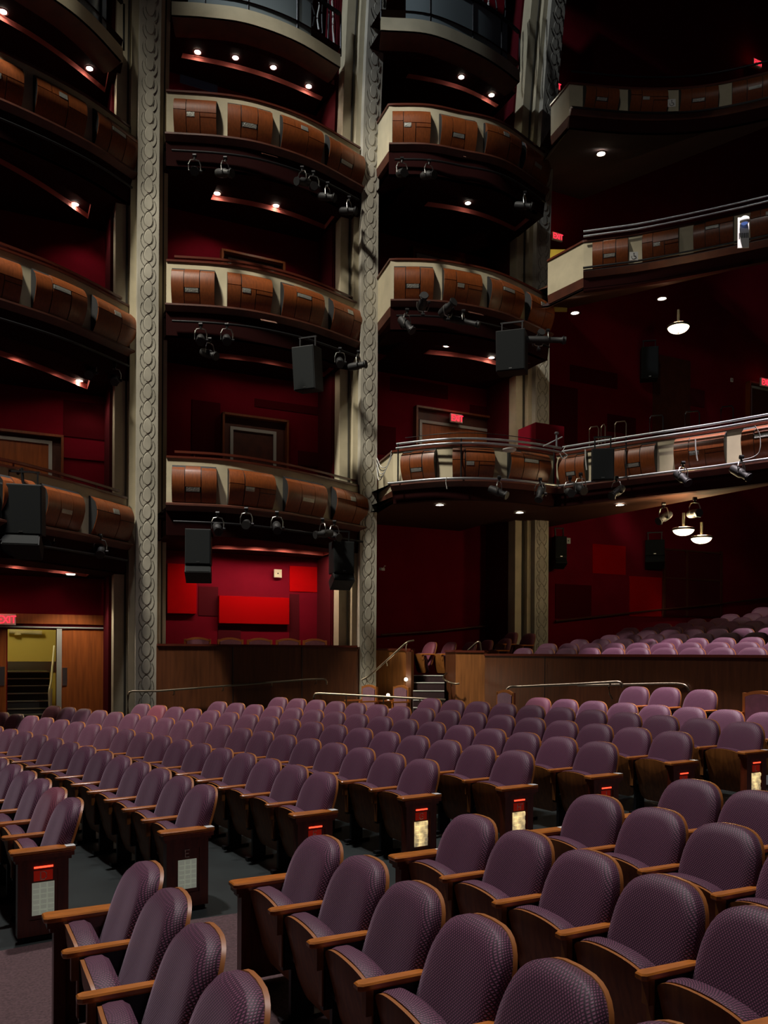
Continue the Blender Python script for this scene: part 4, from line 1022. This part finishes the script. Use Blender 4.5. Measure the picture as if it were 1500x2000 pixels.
LS = [
 # px, py, Y, aim, label, lens, cable
 (425,1033,15.7,(.3,-1,-.5),'spotlight under the lowest box tier, just right of the left hanging loudspeaker','lens',0),
 (481,1024,15.9,(.1,-1,-.25),'spotlight with pale blue lens under the lowest box tier, second from the left','bluel',0),
 (541,1031,16.2,(.2,-1,-.5),'spotlight under the lowest box tier, third from the left','lens',0),
 (630,1043,16.9,(-.8,-.6,-.2),'small spotlight under the lowest box tier, beside the right hanging loudspeaker','lens',0),
 (653,1047,17.2,(.6,-.8,-.3),'spotlight under the lowest box tier, nearest the middle pillar','lens',0),
 (92,1060,14.6,(.3,-1,-.3),'spotlight with blue lens beside the big black loudspeaker at left','blueglow',0),
 (196,1077,15.6,(.3,-1,-.5),'spotlight with bright blue lens under the left edge box, near the left pillar','blueglow',0),
 (392,664,16.0,(.2,-1,-.6),'spotlight under the second box tier, leftmost between left and middle pillars','lens',0),
 (410,692,16.2,(.8,-.5,-.4),'spotlight lit at its edge by the trough lamp, second tier','lens',0),
 (443,664,16.1,(.2,-1,-.6),'spotlight under the second box tier, second hanging from the left','lens',0),
 (664,708,18.0,(.1,-1,-.6),'spotlight under the second tier right beside the hanging loudspeaker','lens',0),
 (700,714,17.9,(1,-.4,.05),'spotlight pointing right across the middle pillar','lens',0),
 (176,728,16.0,(.2,-1,-.6),'left spotlight of two under the second tier at the left edge','lens',0),
 (224,742,16.4,(.3,-1,-.6),'right spotlight of two under the second tier at the left edge','lens',0),
 (380,334,16.0,(.2,-1,-.6),'dim spotlight under the third tier, leftmost between left and middle pillars','lens',0),
 (440,338,16.2,(.8,-.5,-.3),'dim spotlight under the third tier, second from the left','lens',0),
 (590,355,17.2,(-.6,-.8,-.4),'dim spotlight under the third tier, third from the left','lens',0),
 (612,364,17.4,(.2,-1,-.5),'dim spotlight under the third tier with pale ring, fourth from the left','lens',0),
 (640,385,17.8,(.9,-.4,-.3),'dim spotlight under the third tier, fifth from the left','lens',0),
 (682,412,18.2,(.9,-.4,-.2),'dim spotlight under the third tier against the middle pillar','lens',0),
 (785,338,17.0,(.3,-1,-.5),'dark spotlight under the third tier, left one between middle and right pillars','lens',0),
 (838,342,17.1,(.6,-.8,-.4),'dark spotlight under the third tier, right one between middle and right pillars','lens',0),
 (1025,402,18.6,(.9,-.4,-.3),'dark spotlight under the third tier beside the right pillar','lens',0),
 (826,590,15.9,(.1,-1,.35),'upright spotlight in front of the second tier wood panels, left one','lens',0),
 (875,600,16.1,(.6,-.8,.3),'upright spotlight in front of the second tier wood panels, right one','lens',0),
 (795,636,15.9,(.7,-.5,-.9),'spotlight tilted steeply down beside the middle pillar, second tier','lens',0),
 (1052,660,18.0,(.2,-1,.4),'pale ringed spotlight under the second tier at the right pillar','lens',0),
 (975,962,16.4,(.8,-.5,-.45),'spotlight slanting right under the low curved balcony pipe','lens',0),
 (1055,965,16.8,(-.3,-.6,-.8),'spotlight with curled cable left of the balcony corner','lens',1),
 (1113,962,16.8,(-.05,-1,-.3),'front-facing round spotlight right of the balcony corner','lens',0),
 (1134,955,16.8,(.2,-1,-.5),'bright spotlight with hooped cable right of the balcony corner','lens',1),
 (1204,962,16.6,(-.8,-.6,-.6),'spotlight under the flat black loudspeaker','lens',0),
 (1334,935,15.6,(.3,-.7,-.6),'spotlight with long looping cable under the right balcony pipe','lens',1),
 (1448,925,14.9,(.5,-.7,-.6),'spotlight with hanging cables near the right edge pipe','lens',1),
 (1357,1003,16.6,(.1,-1,-.1),'dark spotlight silhouetted above the pair of glass bowl lamps','lens',0),
 (1296,1012,17.2,(-.8,-.5,-.5),'dark slanted spotlight left of the glass bowl lamps','lens',0)]
M['bluel'] = mat('pale_blue_lens', (.12,.15,.30), .15)
for px, py, Y, aim, lab, ln, cb in LS: spotlight(px, py, Y, aim, lab, lens=ln, cable=bool(cb), hang=.30 if aim[2] < .2 else -.25)
# long lantern barrels
spotlight(905,628,16.2,(.93,-.3,-.33),'long pale spotlight barrel lying across the second tier soffit',.75,.07,hang=.2)
spotlight(1070,664,17.5,(1,-.1,-.05),'dark wrapped spotlight pointing right past the right pillar',.85,.08,hang=.2)

def speaker(px, py, Y, w, h, d, label, tilt=0, rz=WANG, foot=None, name='loudspeaker', m='blackbox', arm=0):
    """cabinet whose centre projects to px,py; foot adds the small splayed lower cabinet"""
    p = atY(px, py, Y); t = thing(name, label, 'loudspeaker', p, rz); Rx = Matrix.Rotation(math.radians(tilt), 4, 'X')
    b = MB(); b.box((-w/2,-d/2,-h/2),(w/2,d/2,h/2),0,Rx); b.build('cabinet', M[m], t, 0, .012)
    b = MB(); b.box((-w/2+.02,-d/2-.012,-h/2+.02),(w/2-.02,-d/2,h/2-.02),0,Rx); b.build('grille', M['grille'], t, 0, .004)
    b = MB(); b.box((-.03,-d/2-.016,-h/2+.04),(.03,-d/2-.012,-h/2+.06),0,Rx); b.build('badge', M['steel'], t)
    b = MB()
    for x in (-w*.35, w*.35): b.box((x-.012,-.02,h/2-.02),(x+.012,.02,h/2+.25))
    b.box((-w*.4,-.02,h/2+.22),(w*.4,.02,h/2+.25)); b.build('bracket', M['iron'], t)
    if foot:
        fw, fh = foot; R2 = Matrix.Translation((0,.0,-h/2-fh*.75))@Matrix.Rotation(math.radians(-28), 4, 'X'); b = MB(); b.box((-fw/2,-d*.55,-fh/2),(fw/2,d*.45,fh/2),0,R2); c = b.build('lower_cabinet', M[m], t, 0, .01)
        b = MB(); b.box((-fw/2+.02,-d*.55-.01,-fh/2+.02),(fw/2-.02,-d*.55,fh/2-.02),0,R2); b.build('lower_grille', M['grille'], c)
    if arm:
        b = MB(); b.tube([(-.25,.3,h/2+.12),(-.02,.0,h/2+.28),(0,0,h/2)], .03, 8); b.build('arm', M['iron'], t)
    return t
speaker(45,997,13.9,.66,.84,.45,'large flat black loudspeaker hung in front of the box rail at the left edge',4,.25,(.6,.26),arm=1)
speaker(388,1070,16.2,.50,.70,.40,'black loudspeaker with lower cabinet hung under the box tier, left of two',0,.15,(.50,.22))
speaker(667,1090,17.6,.46,.68,.40,'black loudspeaker with lower cabinet hung beside the middle pillar, right of two',0,.35,(.46,.22))
speaker(601,722,17.2,.50,.88,.42,'tall grey black loudspeaker hanging under the second box tier',8,-.35)
speaker(1000,690,17.6,.62,.85,.5,'large dark loudspeaker hanging under the second tier beside the right pillar',4,-.3)
speaker(1177,908,16.4,.44,.64,.14,'flat black loudspeaker fixed across the right balcony front near its corner',0,-.15)
speaker(1279,1071,24.0,.54,.46,.40,'corner loudspeaker high on the red wall, beside the framed maroon panel',0,-.3,(.54,.24),m='grille')
speaker(1268,712,23.9,.48,.92,.4,'black loudspeaker in the dark on the upper right wall',0,-.2)
speaker(1092,1070,22.4,.33,.60,.3,'black loudspeaker beside the shadowed pillar above the raised seats',0,.2,(.34,.18))

# hanging and curling cables
def cable(label, pts, r=.009, m='cable'):
    P = [Vector(p) for p in pts]; q = spline(P, len(P)*5); b = MB(); b.tube(q, r, 6); return tag(b.build('cable', M[m], None, 60), label, 'cable')
for i in range(5):
    o = i*3; cable('dark cable bundle swagging beside the middle pillar, %s strand' % ORD[i], [atY(765,880+o,17.4), atY(758-o,908+2*o,17.5), atY(745-o*.5,912+o*2,17.9), atY(736,895+o*1.5,18.3)], .010, 'iron' if i % 2 else 'cable')
cable('pale cable end hanging under the curved balcony pipe', [atY(872,932,16.5), atY(871,942,16.5), atY(873,955,16.5)], .010)
cable('long thin pale cable looping down the right balcony front', [atY(1474,831,14.6), atY(1484,850,14.6), atY(1484,880,14.6), atY(1472,892,14.7), atY(1450,898,14.8)], .008)
cable('coiled white cable at the balcony corner', [atY(1093,885,16.6), atY(1100,896,16.6), atY(1108,890,16.6), atY(1100,882,16.6), atY(1104,872,16.6)], .009)
cable('hanging strap down the right balcony panel', [atY(1358,858,15.4), atY(1359,880,15.4), atY(1362,900,15.4)], .014)
cable('pale strap hanging beside the flat loudspeaker', [atY(1143,878,16.6), atY(1144,900,16.6), atY(1146,918,16.6)], .014)
b = MB(); b.lathe([(.001,.0),(.12,.0),(.14,.02),(.14,.04),(.001,.05)], atY(995,881,16.6), None, 20); tag(b.build('round_fitting', M['white'], None, 50), 'round pale fitting clipped under the balcony top pipes', 'fitting')
# post with crossed arms and hoops on the balcony corner
cp = atY(1087,872,17.0); b = MB(); b.cyl(cp, cp+Vector((0,0,.26)), .022, k=10); b.lathe([(.001,0),(.045,0),(.05,.02),(.03,.04),(.001,.04)], cp+Vector((0,0,.26)), None, 12); b.tube([cp+Vector((-.28,0,.0)), cp+Vector((.12,0,.2))], .014, 8)
tag(b.build('corner_post', M['pipe'], None, 50), 'metal post with crossed arm at the balcony corner', 'post')
for i, (x, y, w_) in enumerate(((1160,862,18),(1178,858,8),(1212,852,22),(1282,840,26),(1352,832,28),(1420,822,24))):
    Y = 17.6; L_ = atY(x-w_/2, y, Y); R_ = atY(x+w_/2, y-2, Y); h_ = .30
    b = MB(); b.tube([L_+Vector((0,0,-.1)), L_+Vector((0,0,h_-.05)), L_+Vector((.03,0,h_)), R_+Vector((-.03,0,h_)), R_+Vector((0,0,h_-.05)), R_+Vector((0,0,-.1))], .014, 8)
    tag(b.build('stair_hoop', M['brass'] if i < 3 else M['iron'], None, 50), 'hooped aisle rail standing above the right balcony rail, %s from the corner' % ORD[i], 'handrail')
# vents and signs under and on the balconies
def vent(px, py, Y, label, rz=WANG):
    p = atY(px, py, Y); t = thing('ceiling_vent', label, 'vent', p, rz); b = MB(); b.box((-.16,-.06,-.012),(.16,.06,.0),0,Matrix.Rotation(.6,4,'X')); b.build('plate', M['ledgewood'], t)
    b = MB()
    for i in range(6): b.box((-.13+.047*i,-.045,-.016),(-.11+.047*i,.045,-.012),0,Matrix.Rotation(.6,4,'X'))
    t2 = b.build('slots', M['black'], t)
vent(525,627,16.3,'slotted vent under the second box tier between left and middle pillars'); vent(527,303,16.6,'slotted vent under the third box tier between left and middle pillars'); vent(921,309,16.8,'slotted vent under the third tier between middle and right pillars'); vent(930,612,16.6,'slotted vent under the second tier between middle and right pillars')
def access_sign(px, py, Y, label, s=.16):
    p = atY(px, py, Y); t = thing('access_sign', label, 'sign', p, -.1); b = MB(); b.box((-s/2,0,-s/2),(s/2,.01,s/2)); b.build('plate', M['white'], t)
    b = MB(); c = s*.05; b.lathe([(.001,0),(c*1.3,0),(c*1.3,.003),(.001,.003)], (0,-.004,s*.30), Vector((0,-1,0)).to_track_quat('Z','Y'), 10)
    b.tube([(0,-.004,s*.22),(0,-.004,-.02*s),(s*.2,-.004,-.02*s),(s*.28,-.004,-s*.28)], c*.8, 6)
    b.tube([(s*.26*cos(a)-s*.02,-.004,s*.26*sin(a)-s*.12) for a in [math.radians(150+i*18) for i in range(11)]], c*.6, 6)
    b.build('wheelchair_symbol', M['black'], t)
access_sign(1238,500,15.85,'white wheelchair sign on the middle wide balcony front'); access_sign(1312,201,17.2,'white wheelchair sign on the top wide balcony front')
p = atY(1452,452,15.1); t = thing('wall_fitting', 'white fitting with blue light on the middle wide balcony front', 'fitting', p, -.1)
b = MB(); b.box((-.10,0,-.30),(.10,.02,.26)); b.build('back_plate', M['white'], t)
b = MB(); b.lathe([(.001,.0),(.07,.0),(.085,.03),(.08,.09),(.04,.12),(.001,.12)], (0,-.06,.12), None, 18); d_ = b.build('dome', M['white'], t, 50)
b = MB(); b.lathe([(.001,-.02),(.045,-.012),(.06,.0),(.001,.0)], (0,-.06,.12), None, 16); b.build('lens', M['blueglow'], d_, 50)
b = MB()
for i in range(6): b.box((-.08+.03*i,-.006,-.12),(-.065+.03*i,.0,-.03))
b.build('slots', M['black'], t)
# camera on the wall at ground level
p = atN(748,1112,WN+.2); t = thing('security_camera', 'small white camera on a bracket in the dark beside the middle pillar', 'camera', p)
b = MB(); b.box((-.03,-.14,-.03),(.03,.04,.03),0,Matrix.Rotation(-.5,4,'Z')); b.build('body', M['white'], t); b = MB(); b.tube([(0,.02,.0),(.04,.08,.1),(.06,.16,.1)], .012, 8); b.build('bracket', M['white'], t)

# catwalk level: glass screens, ropes and cable tangles at the very top
def rope(px, y0, y1, Y, label, m='iron', r=.02, wob=6):
    P = [atY(px+random.uniform(-wob, wob)*.5, y0+(y1-y0)*i/5, Y) for i in range(6)]; cable(label, P, r, m)
k = 0
for px, y1, m in ((578,18,'iron'),(590,38,'cable'),(600,44,'iron'),(612,52,'iron'),(622,58,'cable'),(632,66,'iron'),(642,78,'iron'),(650,84,'cable')):
    rope(px, -60, y1, 18.6, 'cable hanging at the top of the second bay, %s from the left' % ORD[k], m, .022); k += 1
k = 0
for px, y1, m in ((810,28,'white'),(829,24,'white'),(856,28,'cable'),(921,62,'white'),(945,40,'iron'),(956,70,'cable'),(968,76,'iron'),(985,84,'iron')):
    rope(px, -60, y1, 19.4, 'rope or cable hanging at the top of the third bay, %s from the left' % ORD[k], m, .022); k += 1
k = 0
for px, y1, m in ((200,44,'cable'),(212,60,'iron'),(222,56,'iron'),(230,66,'cable'),(238,70,'iron'),(244,80,'cable')):
    rope(px, -60, y1, 17.4, 'cable hanging at the top left corner beside the left pillar, %s from the left' % ORD[k], m, .02); k += 1
for (path, z), nm in ((C0,'top left corner'),(C1,'top between left and middle pillars'),(C2,'top between middle and right pillars')):
    b = MB(); b.sweep([Vector((p.x,p.y,z+.30)) for p in path[3:-4]], [(-.04,.85),(-.04,.0),(-.055,.0),(-.055,.85)]); tag(b.build('glass_screen', M['glass'], None, 40), 'dark glass screen on the catwalk edge, %s' % nm, 'glass screen')
